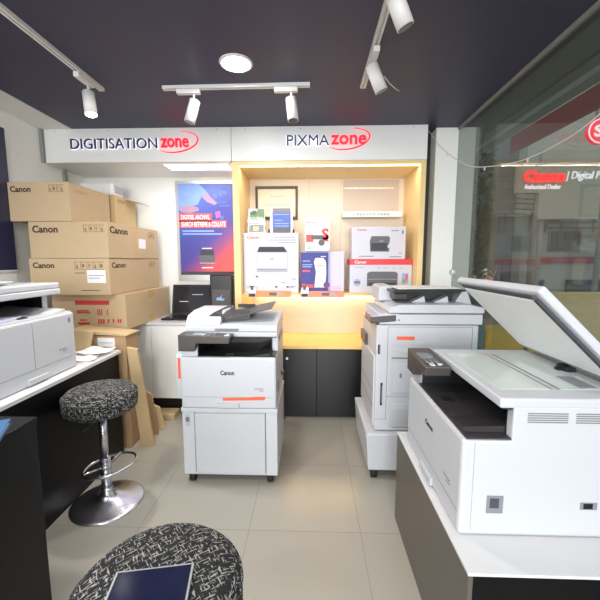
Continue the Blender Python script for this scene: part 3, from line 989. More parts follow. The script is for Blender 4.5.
# ------------------------------------------------------------------ copiers
def copier(label, loc, rz, W, kind, tray='trayfloor', name='copier', plen=.335, scy=.115, lh=.022):
    """desktop A3 copier, front at y=0 facing -y, x to its right"""
    t = thing(name, label, 'copier', loc, rz)
    h = W / 2
    b = MB('copier')
    b.box(-h, h, 0, .57, 0, .345, .012)
    b.box(h - .04, h, .16, .57, .33, .462, .006)
    b.box(-h, -h + .11, .03, .57, .33, .462, .006)
    b.box(-h + .1, h - .03, .40, .57, .33, .458)
    body = b.part('body', t, True)
    L = True
    ca = MB(tray)
    ca.box(-h + .112, h - .004, .012, .395, .345, .351, .002)
    ca.hexa([(h - .16, .02, .351), (h - .045, .02, .351), (h - .045, .39, .351), (h - .16, .39, .351), (h - .16, .02, .352), (h - .045, .02, .368), (h - .045, .39, .385), (h - .16, .39, .352)])
    cav = 'cavity'
    ca.box(-h + .11, h - .04, .392, .399, .345, .457, m=cav)
    ca.box(-h + .11, -h + .116, .03, .395, .345, .457, m=cav)
    ca.box(h - .046, h - .04, .162, .395, .345, .457, m=cav)
    ca.box(-h + .11, h - .006, .125, .395, .450, .4545, m=cav)
    ot = ca.part('output_tray', t, L, 'dark paper output slot')
    MB(cav).box(-.02, .03, .05, .09, .351, .357, .002).part('tray_stop', ot, L)
    sc = MB('copier')
    sc.box(-h, h, scy, .57, .455, .49, .008, seg=3)
    scn = sc.part('scanner_unit', t, L)
    if kind != 'closed':
        # control panel
        pp = MB('panelgrey')
        pp.prism([(-h - .004, .385), (-h + .10, .385), (-h + .115, .437), (-h + plen - .008, .437), (-h + plen, .482), (-h - .004, .495)], (0, .10, 0), X_, Z_, .112, bev=.006)
        pan = pp.part('control_panel', t, L, 'dark grey control panel')
        MB('screen').hexa([(-h + .09, 0, .490), (-h + .17, 0, .488), (-h + .17, .06, .488), (-h + .09, .06, .490), (-h + .09, 0, .4945), (-h + .17, 0, .4925), (-h + .17, .06, .4925), (-h + .09, .06, .4945)]).part('display', pan, L)
        q = MB('button')
        for i in range(3):
            for j in range(3):
                q.box(-h + .185 + i * .018, -h + .197 + i * .018, .005 + j * .02, .017 + j * .02, .486, .4935 - i * .0005, m='seam')
        q.box(-h + plen - .045, -h + plen - .012, .015, .035, .480, .4875, .002)
        q.cyl((-h + plen - .03, .06, .480), (-h + plen - .03, .06, .4875), .011)
        q.part('buttons', pan, L)
    # front cover seams, logo
    s = MB('seam')
    s.box(-h + .015, h - .015, -.0006, .001, .078, .080)
    s.box(h - .0005, h + .0006, .04, .041, .02, .34)
    s.part('panel_gap', body, L)
    if kind != 'closed':
        MB('black').text('Canon', (-.05, 0, .228), *F_, .092, lh, .0012, bold=.03).part('logo', body, L, 'black logo')
    else:
        MB('seam').box(-.01, -.008, -.0006, .001, .08, .33).part('door_gap', body, L)
        MB('greyink').box(.26, .28, -.001, .001, .285, .315).part('badge', body, L)
        v = MB('darkink')
        for i in range(14):
            v.box(-h + .13 + i * .03, -h + .145 + i * .03, .388, .392, .41, .445)
        v.part('rear_vent', body, L)
    s = MB('seam'); s.box(.17, .23, -.0008, 0, .135, .140); s.box(.20, .23, -.0008, 0, .122, .126); s.part('printed_text', body, L)
    MB('copier2').box(-.07, .07, -.012, .001, .008, .04, .004).part('drawer_handle', body, L)
    # side details (right side)
    v = MB('seam')
    for y0, y1 in ((.205, .335), (.36, .49)):
        for i in range(5):
            v.box(h - .0005, h + .0008, y0, y1, .408 + i * .0075, .412 + i * .0075)
    v.part('vent', body, L)
    v = MB('greyink'); v.box(h - .001, h + .003, .09, .145, .085, .148, .001); v.box(h, h + .004, .1, .13, .105, .14, m='darkink'); v.part('switch', body, L, 'grey side switch')
    v = MB('greyink'); v.box(h - .001, h + .002, .40, .455, .105, .13); v.box(h, h + .003, .41, .44, .108, .127, m='black'); v.part('power_inlet', body, L, 'black power inlet')
    if kind == 'open':
        gl = MB('scanglass'); gl.box(-h + .09, h - .085, .155, .33, .4895, .4915)
        gl.box(-h + .09, h - .085, .365, .53, .4895, .4915); gl.part('platen_glass', scn, L, 'pale glass platen')
        d = MB('seam'); d.box(-h + .09, h - .085, .33, .336, .489, .4918); d.box(-h + .09, h - .085, .359, .365, .489, .4918); d.part('glass_divider', scn, L)
        MB('greyink').box(h - .22, h - .10, .44, .5, .4914, .4925).part('platen_label', scn, L)
        # raised lid
        A = Matrix.Translation((0, .548, .505)) @ Matrix.Rotation(math.radians(-44), 4, 'X')
        l = MB('copier'); l.box(-h + .005, h - .005, -.475, .0, .004, .034, .008); l.xform(A); lid = l.part('lid', t, L, 'raised white platen lid')
        l = MB('greyink'); l.box(-h + .025, h - .025, -.46, -.02, .001, .0045); l.xform(A); l.part('lid_frame', lid, L, 'grey border under the lid')
        l = MB('pad'); l.box(-h + .055, h - .055, -.435, -.045, -.006, .001, .002); l.xform(A); l.part('lid_pad', lid, L, 'white pad under the lid')
        l = MB('darkink')
        l.box(h - .05, h - .03, -.44, -.10, -.008, .001); l.box(-h + .06, h - .06, -.455, -.44, -.003, .001); l.xform(A); l.part('lid_seal', lid, L, 'dark strip along the lid edge')
        for x in (0.01,):
            MB('rubber').box(x - .03, x + .03, .52, .562, .488, .512, .004).box(x - .012, x + .012, .50, .53, .49, .503, .003).part('hinge', t, L, 'black lid hinge')
    elif kind == 'closed':
        MB('copier').box(-h + .003, h - .003, scy + .003, .565, .4905, .525, .008, seg=3).part('lid', t, L)
        MB('copier2').box(-h + .1, h - .1, scy + .02, scy + .045, .524, .528, .001).part('lid_grip', t, L)
    elif kind == 'feeder':
        a = MB('copier')
        a.prism([(.118, .4905), (.118, .525), (.14, .535), (.30, .56), (.565, .575), (.565, .4905)], (-h, 0, 0), Y_, Z_, W, bev=.006)
        ad = a.part('document_feeder', t, L, 'white document feeder')
        a = MB('copier')
        a.prism([(.12, .525), (.125, .545), (.17, .592), (.30, .612), (.55, .612), (.56, .55), (.56, .50), (.2, .50)], (-h - .002, 0, 0), Y_, Z_, .24, bev=.01)
        a.part('feeder_cover', ad, L)
        a = MB('panelgrey')
        a.hexa([(-h + .235, .17, .555), (h - .045, .20, .635), (h - .045, .47, .65), (-h + .235, .50, .57), (-h + .235, .17, .565), (h - .045, .20, .645), (h - .045, .47, .66), (-h + .235, .50, .58)], bev=.002)
        a.hexa([(-h + .14, .165, .585), (-h + .25, .165, .55), (-h + .25, .50, .56), (-h + .2, .50, .605), (-h + .19, .165, .618), (-h + .27, .165, .575), (-h + .27, .50, .585), (-h + .22, .50, .625)], m='cavity')
        a.hexa([(-h + .245, .2, .53), (h - .20, .22, .56), (h - .2, .46, .57), (-h + .245, .48, .545), (-h + .245, .2, .556), (h - .2, .22, .60), (h - .2, .46, .61), (-h + .245, .48, .57)], m='cavity')
        a.part('paper_tray', ad, L, 'dark inclined paper tray')
        MB('white').hexa([(-h + .28, .24, .570), (-h + .36, .24, .587), (-h + .36, .42, .60), (-h + .28, .42, .581), (-h + .28, .24, .574), (-h + .36, .24, .592), (-h + .36, .42, .604), (-h + .28, .42, .586)]).part('tray_label', ad, L)
        MB('cavity').box(h - .33, h - .20, .20, .212, .60, .628).part('paper_guide', ad, L)
        MB('cavity').box(h - .33, h - .20, .44, .452, .61, .638).part('paper_guide', ad, L)
        MB('seam').box(-.11, .05, .112, .118, .497, .512, .002).box(-h + .01, h - .01, .1155, .118, .4915, .4925).part('feeder_grip', ad, L)
        s = MB('copier'); s.box(-h - .07, -h + .001, .1, .36, .02, .335, .01); s.box(-h - .065, -h + .001, .09, .1, .03, .32, .004); fl = s.part('side_tray', t, L, 'fold-out side tray')
        MB('orange').rect((-h - .062, .09, 0), *F_, .012, .03, .17, .315, .001).part('tape', fl, L, 'orange tape strip')
        o = MB('orange'); o.prism([(-.035, .055), (.23, .062), (.245, .072), (.235, .087), (.16, .083), (.10, .078), (-.04, .073)], (0, 0, 0), X_, Z_, .001); o.part('tape', body, L, 'orange tape strip')
    return t

# front copier on its stand
t = thing('copier_stand', 'white wheeled cabinet stand under the middle copier', 'cabinet', (-.535, 2.44, 0))
X0, X1, YS = -.826, -.212, 2.085
MB('copier').box(X0 - .004, X1 + .004, YS, 2.62, .484, .511, .004).box(X0, X1, YS + .012, 2.62, .052, .484, .004).part('body', t)
MB('copier2').box(-.742, -.29, YS + .002, YS + .013, .07, .475, .003).part('door', t)
s = MB('seam')
s.box(-.748, -.742, YS + .008, YS + .0125, .07, .48); s.box(-.29, -.285, YS + .008, YS + .0125, .07, .48)
s.part('panel_gap', t)
MB('paleink').rect((-.808, YS + .012, .385), *F_, 0, .035, 0, .075, .001).rect((-.808, YS + .012, .385), *F_, .006, .028, .03, .06, .0016, 'midink').part('sticker', t)
for x in (-.775, -.262):
    for y in (2.12, 2.57):
        c = MB('rubber').cyl((x - .018, y, .028), (x + .018, y, .028), .0275, seg=20)
        c.box(x - .024, x + .024, y - .02, y + .03, .044, .0515, .003)
        c.part('caster', t)
LS[0] = Matrix.Scale(.966, 4)
c1 = copier('white floor copier with a document feeder on a wheeled stand, middle of the shop', (-.518, 2.08, .512), 0, .625, 'feeder', 'cavity', lh=.031)
LS[0] = None
cab = MB('black')
cab.tube([(.311, .12, .20), (.33, .14, .18), (.335, .16, .12), (.33, .18, .02), (.332, .2, -.09), (.325, .22, -.17), (.30, .6, -.22)], .004, 8)
cab.box(.31, .33, .1, .14, .19, .215, .003)
cab.xform(Matrix.Translation((-.505, 2.08, .511)))
cab.solo('power_cable', (-.21, 2.3, .25), 'black power cable hanging down the right side of the middle copier', 'cable')

# right copier with raised lid on low table
t = thing('low_table', 'low white topped display table at the lower right', 'table', (.85, 1.4, 0))
MB('whitetop').box(.478, 1.215, .955, 1.825, .500, .51, .001).part('top', t)
MB('browngrey').box(.480, .495, .958, 1.822, 0, .4995, .001).part('side_panel', t, label='grey brown side panel')
MB('blacksatin').box(.4955, 1.213, .958, 1.822, 0, .4995, .001).part('body', t, label='black front')
c3 = copier('white copier with its lid raised on the low table at right', (.507, 1.418, .511), -PI / 2, .632, 'open', plen=.275)
# left copier
c2 = copier('white copier with a closed lid on the left counter', (-1.47, 1.755, .788), PI / 2, .63, 'closed', 'copier2', scy=.07)
t = thing('paper_stack', 'loose printed sheets on the closed lid of the left copier', 'paper', (-1.75, 1.75, 1.3165))
pm = MB('white')
for i in range(4):
    pm.box(-.15, .15, -.1, .1, .0005 + i * .004, .003 + i * .004, rot=Matrix.Translation((-1.80 + .01 * i, 1.73, 1.3165)) @ Matrix.Rotation(.1 * i, 4, 'Z'))
pm.part('sheets', t)
MB('greyink').box(-.06, .08, -.03, .03, 0, .001, rot=Matrix.Translation((-1.74, 1.75, 1.332)) @ Matrix.Rotation(.3, 4, 'Z')).part('printed_text', t)
MB('lavbox').box(-.105, .105, -.14, .14, 0, .008, rot=Matrix.Translation((-1.62, 1.62, 1.141)) @ Matrix.Rotation(.25, 4, 'Z')).solo('sheet_of_paper', (-1.62, 1.62, 1.141), 'pale sheet lying in the output slot of the left copier', 'paper')

# rear right copier
CL = closer(.958)
t = thing('office_copier', 'tall white floor copier behind the one with the raised lid', 'copier', (.76, 2.56, 0))
MB('copier').hexa([(.385, 2.165, .058), (1.02, 2.165, .058), (1.02, 2.76, .058), (.385, 2.76, .058), (.365, 2.15, .322), (1.03, 2.15, .322), (1.03, 2.77, .322), (.365, 2.77, .322)], bev=.01).part('stand', t, label='white wheeled plinth')
for x in (.425, .98):
    for y in (2.19, 2.70):
        MB('rubber').cyl((x - .02, y, .0285), (x + .02, y, .0285), .028).box(x - .025, x + .025, y - .02, y + .03, .045, .0575, .003).part('caster', t)
XF[0] = CL
YS = 2.285
b = MB('copier').box(.44, 1.115, YS, 2.87, .277, 1.02, .012)
b.box(.43, .46, 2.31, 2.86, .30, .80, .008)
body = b.part('body', t)
s = MB('seam')
for a in (.517, 1.073):
    s.box(a - .0015, a + .0015, YS - .001, YS + .001, .36 if a < .6 else .28, 1.005)
s.box(.517, 1.073, YS - .001, YS + .001, 1.005, 1.008)
s.box(.517, 1.073, YS - .001, YS + .001, .52, .523)
s.box(.56, 1.02, YS - .001, YS + .001, .30, .303)
s.box(.44, .517, YS - .001, YS + .001, .36, .362)
s.part('panel_gap', body)
d = MB('copier2')
d.box(.535, 1.06, YS - .006, YS + .001, .54, .84, .004)
d.box(.535, 1.06, YS - .004, YS + .001, .875, .90, .002)
d.box(.535, 1.06, YS - .004, YS + .001, .31, .50, .004)
d.part('side_cover', body, label='pale grey side cover')
d = MB('copier'); d.box(.565, 1.03, YS - .011, YS - .004, .555, .755, .004); d.box(.56, 1.03, YS - .009, YS - .003, .43, .48, .003); d.part('side_door', body)
s = MB('seam'); s.box(.60, .615, YS - .0125, YS - .011, .66, .69); s.box(.545, 1.05, YS - .0075, YS - .006, .79, .80); s.part('side_marks', body)
s = MB('cavity'); s.box(.452, .468, YS - .0025, YS + .001, .82, .885, .001); s.box(.476, .490, YS - .0025, YS + .001, .46, .62, .001); s.part('grip_slot', body, label='dark vertical slots')
s = MB('greyink'); s.box(.463, .468, YS - .0035, YS, .825, .88); s.box(.484, .489, YS - .0035, YS, .48, .60); s.part('grip_lining', body)
MB('orange').rect((.577, YS, .918), *F_, 0, .118, 0, .024, .0012).part('tape', body, label='orange tape strip')
s = MB('seam')
s.box(.458, .4605, 2.42, 2.46, .86, .866) ; s.box(.4285, .4305, 2.32, 2.85, .55, .553); s.box(.4285, .4305, 2.32, 2.85, .44, .443)
s.part('front_gaps', body)
MB('panelgrey').box(.418, .445, 2.62, 2.86, .80, .885, .006).part('toner_flap', body, label='grey brown front flap')
sc = MB('copier').box(.455, 1.13, YS - .012, 2.88, 1.025, 1.095, .006).part('scanner_unit', t)
MB('cavity').box(.575, .59, YS - .014, YS - .011, 1.052, 1.058).part('latch', sc)
MB('seam').box(.58, 1.12, YS - .0135, YS - .0115, 1.0925, 1.0965).part('panel_gap', sc)
cp = MB('panelgrey').hexa([(.395, 2.27, 1.03), (.565, 2.27, 1.045), (.565, 2.52, 1.045), (.395, 2.52, 1.03), (.40, 2.27, 1.075), (.565, 2.27, 1.09), (.565, 2.52, 1.09), (.40, 2.52, 1.075)], bev=.006).part('control_panel', t, label='dark control panel')
MB('lilac').hexa([(.405, 2.272, 1.0745), (.56, 2.272, 1.0885), (.56, 2.515, 1.0885), (.405, 2.515, 1.0745), (.405, 2.272, 1.081), (.56, 2.272, 1.095), (.56, 2.515, 1.095), (.405, 2.515, 1.081)], bev=.002).part('touch_screen', cp, label='pale lilac screen')
f = MB('copier')
f.prism([(.52, 1.098), (.53, 1.14), (.60, 1.155), (1.05, 1.155), (1.145, 1.135), (1.145, 1.098)], (0, 2.87, 0), X_, Z_, .585, bev=.006)
f.prism([(.50, 1.15), (.505, 1.25), (.53, 1.262), (.60, 1.262), (.60, 1.15)], (0, 2.86, 0), X_, Z_, .30, bev=.006)
f.prism([(1.02, 1.15), (1.07, 1.235), (1.10, 1.24), (1.14, 1.13)], (0, 2.86, 0), X_, Z_, .4, bev=.004)
fd = f.part('document_feeder', t, label='white document feeder')
f = MB('cavity')
f.hexa([(.56, 2.36, 1.225), (1.06, 2.38, 1.235), (1.06, 2.75, 1.235), (.56, 2.75, 1.225), (.56, 2.36, 1.243), (1.06, 2.38, 1.248), (1.06, 2.75, 1.248), (.56, 2.75, 1.243)], bev=.003)
f.box(.60, 1.02, 2.52, 2.75, 1.156, 1.225, m='cavity')
f.box(.57, .66, 2.36, 2.5, 1.18, 1.225, .006)
f.part('paper_tray', fd, label='black paper tray')
MB('pad').hexa([(.60, 2.39, 1.2495), (1.04, 2.42, 1.2515), (1.04, 2.72, 1.2515), (.60, 2.72, 1.2495), (.60, 2.39, 1.253), (1.04, 2.42, 1.255), (1.04, 2.72, 1.255), (.60, 2.72, 1.253)]).part('tray_top', fd, label='white sheet on the paper tray')
f = MB('copier')
for a in (.70, .86):
    f.prism([(a, 1.155), (a + .10, 1.155), (a + .09, 1.20)], (0, 2.50, 0), X_, Z_, .08)
f.part('tray_fins', fd)

XF[0] = None
# ------------------------------------------------------------------ bar stools
def stool(label, loc, rz):
    t = thing('bar_stool', label, 'stool', loc, rz, 'tweed bar stools')
    s = MB('tweed').lathe([(0, .688), (.08, .688), (.14, .683), (.168, .672), (.183, .655), (.188, .635), (.188, .59), (.183, .57), (.168, .557), (.14, .553), (0, .553)], (0, 0, 0), 64).part('seat', t, True, 'round black and white tweed cushion')
    a = [(.1865 * math.cos(2 * PI * i / 64), .1865 * math.sin(2 * PI * i / 64), .648) for i in range(64)]
    MB('tweed').tube(a, .0035, 6, closed=True).part('piping', s, True)
    MB('black').cyl((0, 0, .535), (0, 0, .5525), .09, seg=32).part('seat_plate', t, True)
    MB('chrome').cyl((0, 0, .26), (0, 0, .535), .0205, seg=28).cyl((0, 0, .05), (0, 0, .27), .0275, seg=28).cyl((0, 0, .265), (0, 0, .275), .030, .024, seg=28).part('column', t, True)
    MB('chrome').lathe([(0, .095), (.029, .095), (.031, .075), (.042, .052), (.07, .036), (.12, .022), (.165, .013), (.188, .007), (.1925, .003), (.1925, .0005), (0, .0005)], (0, 0, 0), 64).part('base', t, True, 'flared chrome disc base')
    r = MB('chrome')
    pts = [(.04 + .135 * math.cos(2 * PI * i / 48), .135 * math.sin(2 * PI * i / 48), .235 + .02 * math.cos(2 * PI * i / 48)) for i in range(48)]
    r.tube(pts, .0075, 10, closed=True)
    r.cyl((0, 0, .205), (0, 0, .235), .031, seg=28)
    for y in (-.118, .118):
        r.tube([(0, y * .2, .22), (-.02, y, .232)], .006, 8)
    r.part('footrest', t, True, 'chrome footrest ring')
    MB('black').tube([(.0, -.02, .535), (.05, -.10, .53), (.07, -.16, .515)], .005, 8).part('lift_lever', t, True)
    return t
LS[0] = Matrix.Scale(1.045, 4)
s1 = stool('tweed bar stool on a chrome base beside the black counter front', (-1.222, 1.895, 0), math.radians(-20))
s2 = dup(s1, (-.358, .722, 0), math.radians(40), 'tweed bar stool in the near foreground with a dark tablet on its seat')

LS[0] = None
t = thing('tablet', 'navy tablet with scuffed pale edges on the near bar stool seat', 'tablet', (-.343, .605, .720), math.radians(10))
MB('scuff').box(-.088, .088, -.10, .125, .001, .008, .002).part('body', t, True, label='scuffed pale edge')
MB('tablet').box(-.082, .083, -.097, .119, .0078, .0092).part('cover', t, True, label='glossy navy face')

# ------------------------------------------------------------------ clutter by the counter end
t = thing('upright_carton', 'opened brown carton with a white label standing behind the counter end', 'carton', (-1.55, 2.57, 0))
MB('board3').box(-1.72, -1.385, 2.49, 2.66, .001, .885, .003).part('carton', t)
MB('board2').hexa([(-1.80, 2.485, .90), (-1.37, 2.485, .886), (-1.37, 2.67, .886), (-1.80, 2.67, .90), (-1.80, 2.485, .935), (-1.37, 2.485, .895), (-1.37, 2.67, .895), (-1.80, 2.67, .935)]).part('flap', t, label='pale folded flap')
MB('white').rect((-1.60, 2.49, .80), *F_, .0, .13, 0, .07, .001).rect((-1.60, 2.49, .80), *F_, .01, .115, .03, .034, .0016, 'greyink').part('label', t, label='white shipping label')
MB('board2').hexa([(-1.315, 2.50, .001), (-1.225, 2.52, .001), (-1.235, 2.56, .001), (-1.325, 2.54, .001), (-1.375, 2.475, .80), (-1.305, 2.49, .78), (-1.315, 2.53, .78), (-1.38, 2.515, .80)]).solo('flattened_carton', (-1.27, 2.53, 0), 'tall flattened carton leaning at the counter end', 'cardboard')
t = thing('folded_carton', 'folded brown carton on edge behind the tall flattened one', 'cardboard', (-1.25, 2.75, 0))
MB('board3').hexa([(-1.36, 2.68, .001), (-1.27, 2.70, .001), (-1.28, 2.73, .001), (-1.37, 2.71, .001), (-1.38, 2.68, .40), (-1.31, 2.70, .34), (-1.32, 2.73, .34), (-1.39, 2.71, .40)]).part('sheet', t)
MB('board2').hexa([(-1.33, 2.76, .001), (-1.25, 2.79, .001), (-1.26, 2.82, .001), (-1.34, 2.79, .001), (-1.36, 2.76, .24), (-1.29, 2.79, .19), (-1.30, 2.82, .19), (-1.37, 2.79, .24)]).part('sheet', t)
MB('board2').box(-1.42, -1.24, 2.96, 3.10, .001, .055, .004).solo('cardboard_offcut', (-1.33, 3.03, 0), 'small cardboard offcut on the floor before the white cabinet', 'cardboard')
MB('board2').hexa([(-1.76, 2.40, .788), (-1.62, 2.40, .788), (-1.62, 2.42, .788), (-1.76, 2.42, .788), (-1.76, 2.44, .935), (-1.60, 2.44, .925), (-1.60, 2.458, .925), (-1.76, 2.458, .935)], m='board2').solo('yellow_envelope', (-1.69, 2.42, .788), 'yellow envelope propped at the far end of the left counter', 'envelope')
for i, (x, y, r, l) in enumerate(((-1.55, 2.22, .3, 'lower'), (-1.53, 2.34, -.15, 'upper'))):
    pm = MB('white')
    bm = bmesh.new()
    bmesh.ops.create_grid(bm, x_segments=10, y_segments=10, size=.5)
    for v in bm.verts:
        v.co = V((v.co.x * .21, v.co.y * .297 * .6, .003 + i * .017 + .008 * math.sin(v.co.x * 7 + i) * math.cos(v.co.y * 5) + .008))
    bmesh.ops.transform(bm, matrix=Matrix.Translation((x, y, .787)) @ Matrix.Rotation(r, 4, 'Z'), verts=bm.verts)
    g = bmesh.ops.solidify(bm, geom=list(bm.faces), thickness=.002)
    pm._merge(bm, None, True)
    pm.solo('crumpled_sheet', (x, y, .788), 'crumpled white sheet on the counter end, the %s one' % ('nearer' if i == 0 else 'farther'), 'paper', 'crumpled sheets on the counter')

# ------------------------------------------------------------------ outside the glass
MB('pave').box(1.36, 16, -3, 16, -.16, -.02).solo('street_paving', (5, 4, -.16), 'grey paving outside the shop glass', 'paving', kind='structure')
t = thing('shop_canopy', 'dark grey canopy over the pavement outside the glass', 'canopy', (2.2, 4, 2.75))
MB('canopy').box(1.34, 1.75, -2, 9, 2.72, 2.78).part('soffit', t)
MB('canopy').box(1.75, 1.85, -2, 9, 2.70, 2.95).part('beam', t)
MB('pole').box(2.05, 2.12, -2, 9, 2.90, 3.02).part('beam', t, label='paler slim beam')
MB('canopy').box(2.45, 2.6, -2, 9, 3.05, 3.25).part('beam', t)
MB('redstrip').box(3.25, 3.33, 1, 6.0, 3.19, 3.44).part('red_board', t, label='faded red edge board')
MB('canopy').box(1.75, 3.25, -2, 9, 3.45, 3.5).part('roof', t)
# facades
def facade(label, m, x0, x1, y, z1, wins, name='street_building'):
    t = thing(name, label, 'building', ((x0 + x1) / 2, y + 1, -.02))
    MB(m).box(x0, x1, y, y + 2, -.02, z1).part('wall', t)
    for a, b, c, d in wins:
        wn = MB('facade3').box(a, b, y - .04, y, c, d).part('window', t)
        q = MB('window').box(a + .05, b - .05, y - .05, y - .04, c + .05, d - .05)
        for i in range(1, 4):
            xx = a + (b - a) * i / 4
            q.box(xx - .015, xx + .015, y - .06, y - .05, c + .05, d - .05, m='facade3')
        q.part('pane', wn)
    return t
t = facade('pale grey building with barred windows across the street', 'facade2', 5.9, 13, 10.0, 6.5, [(6.62, 7.5, 1.68, 2.25), (6.1, 6.9, 2.45, 2.75), (6.25, 6.6, .35, .9), (8.2, 9.4, 1.68, 2.3)])
MB('redstrip').box(6.1, 13, 9.9, 9.98, 1.36, 1.54).part('red_strip', t, label='faded red strip')
r = MB('facade3')
for z in (2.30, 2.45, 2.6):
    r.box(6.0, 12, 9.86, 9.9, z, z + .05)
for i in range(14):
    r.box(6.0 + i * .43, 6.04 + i * .43, 9.86, 9.9, 2.2, 2.65)
r.part('balcony_rail', t)
MB('window').box(7.2, 9.5, 9.93, 9.99, .1, .9).part('shutter', t)
t = facade('slate grey building beyond the tree across the street', 'facade3', 4.3, 5.9, 10.4, 6.5, [(5.0, 5.7, 2.2, 2.8), (5.0, 5.7, .8, 1.5)])
t = facade('dim grey building at the far left of the street view', 'facade', 2.6, 4.3, 10.8, 6.5, [(3.2, 3.9, 2.2, 2.9)])
# shop sign board across the street
t = thing('shop_sign', 'grey shop sign board with a glowing red logo seen through the glass', 'sign', (7.2, 8.4, 2.4))
MB('signboard').box(5.3, 9.4, 8.42, 8.55, 2.40, 3.95).part('board', t)
for x in (5.5, 9.2):
    MB('pole').cyl((x, 8.6, -.02), (x, 8.6, 3.9), .05).part('post', t)
MB('redglow2').text('Canon', (4.87, 8.34, 3.22), *F_, .90, .26, .05, bold=.05).part('red_lettering', t, label='glowing red logo letters')
MB('whiteglow').text('Authorised Dealer', (4.91, 8.37, 3.07), *F_, .82, .11, .03).part('white_lettering', t)
MB('whiteglow').text('| Digital Pr', (5.84, 8.37, 3.24), *F_, .83, .22, .03, shear=.2).part('white_lettering', t)
MB('signboard').box(4.78, 5.3, 8.42, 8.55, 3.0, 3.6).part('board', t)
t = thing('round_sign', 'round red sign with a pale curl at the right edge outside', 'sign', (5.0, 6.0, 3.5))
MB('redglow').cyl((4.62, 5.94, 3.50), (4.62, 6.0, 3.50), .20, seg=40).part('disc', t)
p = MB('whiteglow'); swoosh(p, 4.62, 3.50, .18, .18, 20, 340, .02, 5.94, None); p.text('S', (4.52, 5.94, 3.41), *F_, .14, .18, .02, bold=.02); p.part('emblem', t, label='pale curl and ring')
MB('canopy').cyl((4.62, 6.02, 3.6), (4.62, 6.13, 4.56), .02).box(4.5, 4.95, 6.1, 6.16, 4.55, 4.62).box(4.89, 4.95, 6.1, 6.16, -.02, 4.55).part('bracket', t)
# tree
t = thing('street_tree', 'dark leafy tree across the street by the glass edge', 'tree', (4.1, 9.3, -.02))
MB('bark').tube([(4.1, 9.3, -.02), (4.12, 9.3, .8), (4.05, 9.3, 1.6), (4.15, 9.3, 2.6)], .10, 10).tube([(4.08, 9.3, 1.5), (4.35, 9.25, 2.2), (4.5, 9.2, 2.9)], .05, 8).part('trunk', t)
lf = bmesh.new()
for i in range(2600):
    a = random.uniform(0, 2 * PI)
    z = random.uniform(.75, 4.2)
    rr = .62 * math.sqrt(random.random()) * (1 if z > 1.6 else .75)
    c = V((4.15 + rr * math.cos(a) * .85, 9.3 + rr * math.sin(a) * .8, z))
    u = V((random.uniform(-1, 1), random.uniform(-1, 1), random.uniform(-1, 1))).normalized() * random.uniform(.04, .08)
    v = u.orthogonal().normalized() * random.uniform(.02, .045)
    lf.faces.new([lf.verts.new(c + q) for q in (-u, v, u, -v)])
fm = MB('leaf'); fm._merge(lf, None); fm.part('foliage', t)
# pole with street wires
t = thing('utility_pole', 'weathered utility pole carrying street wires', 'pole', (5.7, 9.2, -.02))
MB('pole').cyl((5.60, 9.0, -.02), (5.64, 9.0, 3.3), .10, .08).part('pole', t)
wr = MB('black')
for i in range(5):
    z = 2.6 + i * .13
    wr.tube([(5.0 + (6.5) * s / 12, 9.0, z - .18 * math.sin(PI * s / 12) + .12 * s / 12 * (i % 3)) for s in range(13)], .012, 5)
wr.part('street_wires', t)
MB('tan').box(3.7, 9.5, 5.6, 5.8, -.02, .93).solo('low_wall', (6.5, 5.7, -.02), 'tan plastered low wall outside at right', 'wall')
t = thing('mustard_box', 'mustard yellow box outside the glass behind the raised lid', 'box', (2.2, 3.9, -.02))
MB('mustard').box(1.95, 2.5, 3.85, 4.25, .02, .66, .01).part('body', t)
MB('darktrim').box(2.38, 2.42, 3.84, 3.85, .4, .5, .003).part('latch', t)
MB('teal').box(1.62, 1.9, 3.75, 4.1, .0, .82, .02).solo('teal_crate', (1.75, 3.9, -.02), 'dull teal crate outside beside the mustard box', 'crate')
fl = thing('flowering_bush', 'small bush with pink and white blossom below the street tree', 'bush', (3.85, 7.6, -.02))
MB('bark').cyl((3.72, 7.5, -.02), (3.72, 7.5, .9), .02).part('stem', fl)
lf = bmesh.new()
fm = MB()
for i in range(160):
    c = V((3.72 + random.uniform(-.2, .2), 7.5 + random.uniform(-.15, .15), random.uniform(.7, 1.25)))
    u = V((random.uniform(-1, 1), random.uniform(-.4, .4), random.uniform(-1, 1))).normalized() * .05
    v = u.orthogonal().normalized() * .04
    bm = bmesh.new(); bm.faces.new([bm.verts.new(c + q) for q in (-u, v, u, -v)])
    fm._merge(bm, random.choice(('white', 'pinklabel', 'leaf', 'leaf')))
fm.part('blossom', fl)

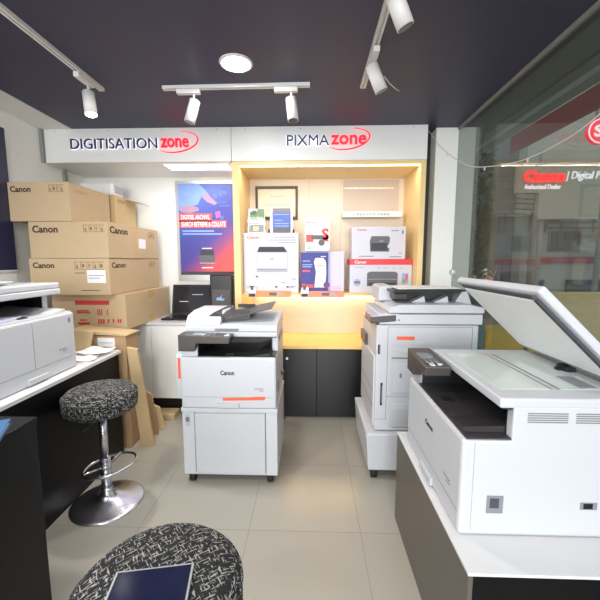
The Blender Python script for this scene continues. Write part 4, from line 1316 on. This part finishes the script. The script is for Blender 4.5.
# ------------------------------------------------------------------ lamps
def area(name, loc, size, power, rgb, rot=(0, 0, 0), shape='DISK', sy=None):
    l = bpy.data.lights.new(name, 'AREA')
    l.shape = shape
    l.size = size
    if sy:
        l.size_y = sy
    l.energy = power
    l.color = rgb
    o = bpy.data.objects.new(name, l)
    o.location = loc
    o.rotation_euler = rot
    COL.objects.link(o)
    return o
area('street_fill', (-1.2, -8.5, 2.4), 8, 900, (1, .985, .965), (math.radians(88), 0, 0), 'RECTANGLE', 4)  # added area lamp behind the camera, fill for walls and sign fascias
for i, (x, y, _) in enumerate(DL):
    area('downlight_glow', (x, y, CE - .012), .17, (12, 18, 4, 15, 11)[i], (1, .975, .94))  # only the first is a visible fitting; the others are added fill
area('soffit_glow', (-1.015, 3.2, 2.276), .55, 5.5, (.93, .96, 1), shape='RECTANGLE', sy=.18)
area('niche_glow', (.15, 3.09, 2.243), 1.5, 4.5, (1, .87, .70), shape='RECTANGLE', sy=.02)
area('shelf_glow', (.15, 3.55, SZ - .034), 1.4, 2.6, (1, .80, .5), (math.radians(-20), 0, 0), 'RECTANGLE', .02)
sp = bpy.data.lights.new('spot_beam', 'SPOT')
sp.energy = 45
sp.spot_size = math.radians(70)
sp.spot_blend = .6
sp.shadow_soft_size = .03
sp.color = (1, .97, .92)
o = bpy.data.objects.new('spot_beam', sp)
o.location = lampA[0] + lampA[1] * .01
o.rotation_euler = lampA[1].to_track_quat('-Z', 'Y').to_euler()
COL.objects.link(o)

wd = bpy.data.worlds.new('overcast sky')
wd.use_nodes = True
SC.world = wd
bg = wd.node_tree.nodes['Background']
bg.inputs[0].default_value = (.78, .85, .95, 1)
bg.inputs[1].default_value = 1.6

# ------------------------------------------------------------------ camera
cam = bpy.data.cameras.new('camera')
co = bpy.data.objects.new('camera', cam)
COL.objects.link(co)
co.location = (0, 0, 1.45)
cam.sensor_width = 36
cam.lens = 345 / 600 * 36
cam.clip_start = .02
th = math.atan(40 / 345)
co.rotation_euler = (PI / 2 - th, 0, math.atan(11 / 345 * math.cos(th)))
SC.camera = co
SC.view_settings.view_transform = 'Standard'
SC.view_settings.look = 'None'
SC.view_settings.gamma = 1
SC.view_settings.exposure = .22
SC.cycles.use_denoising = True
SC.cycles.max_bounces = 8
SC.cycles.transparent_max_bounces = 12
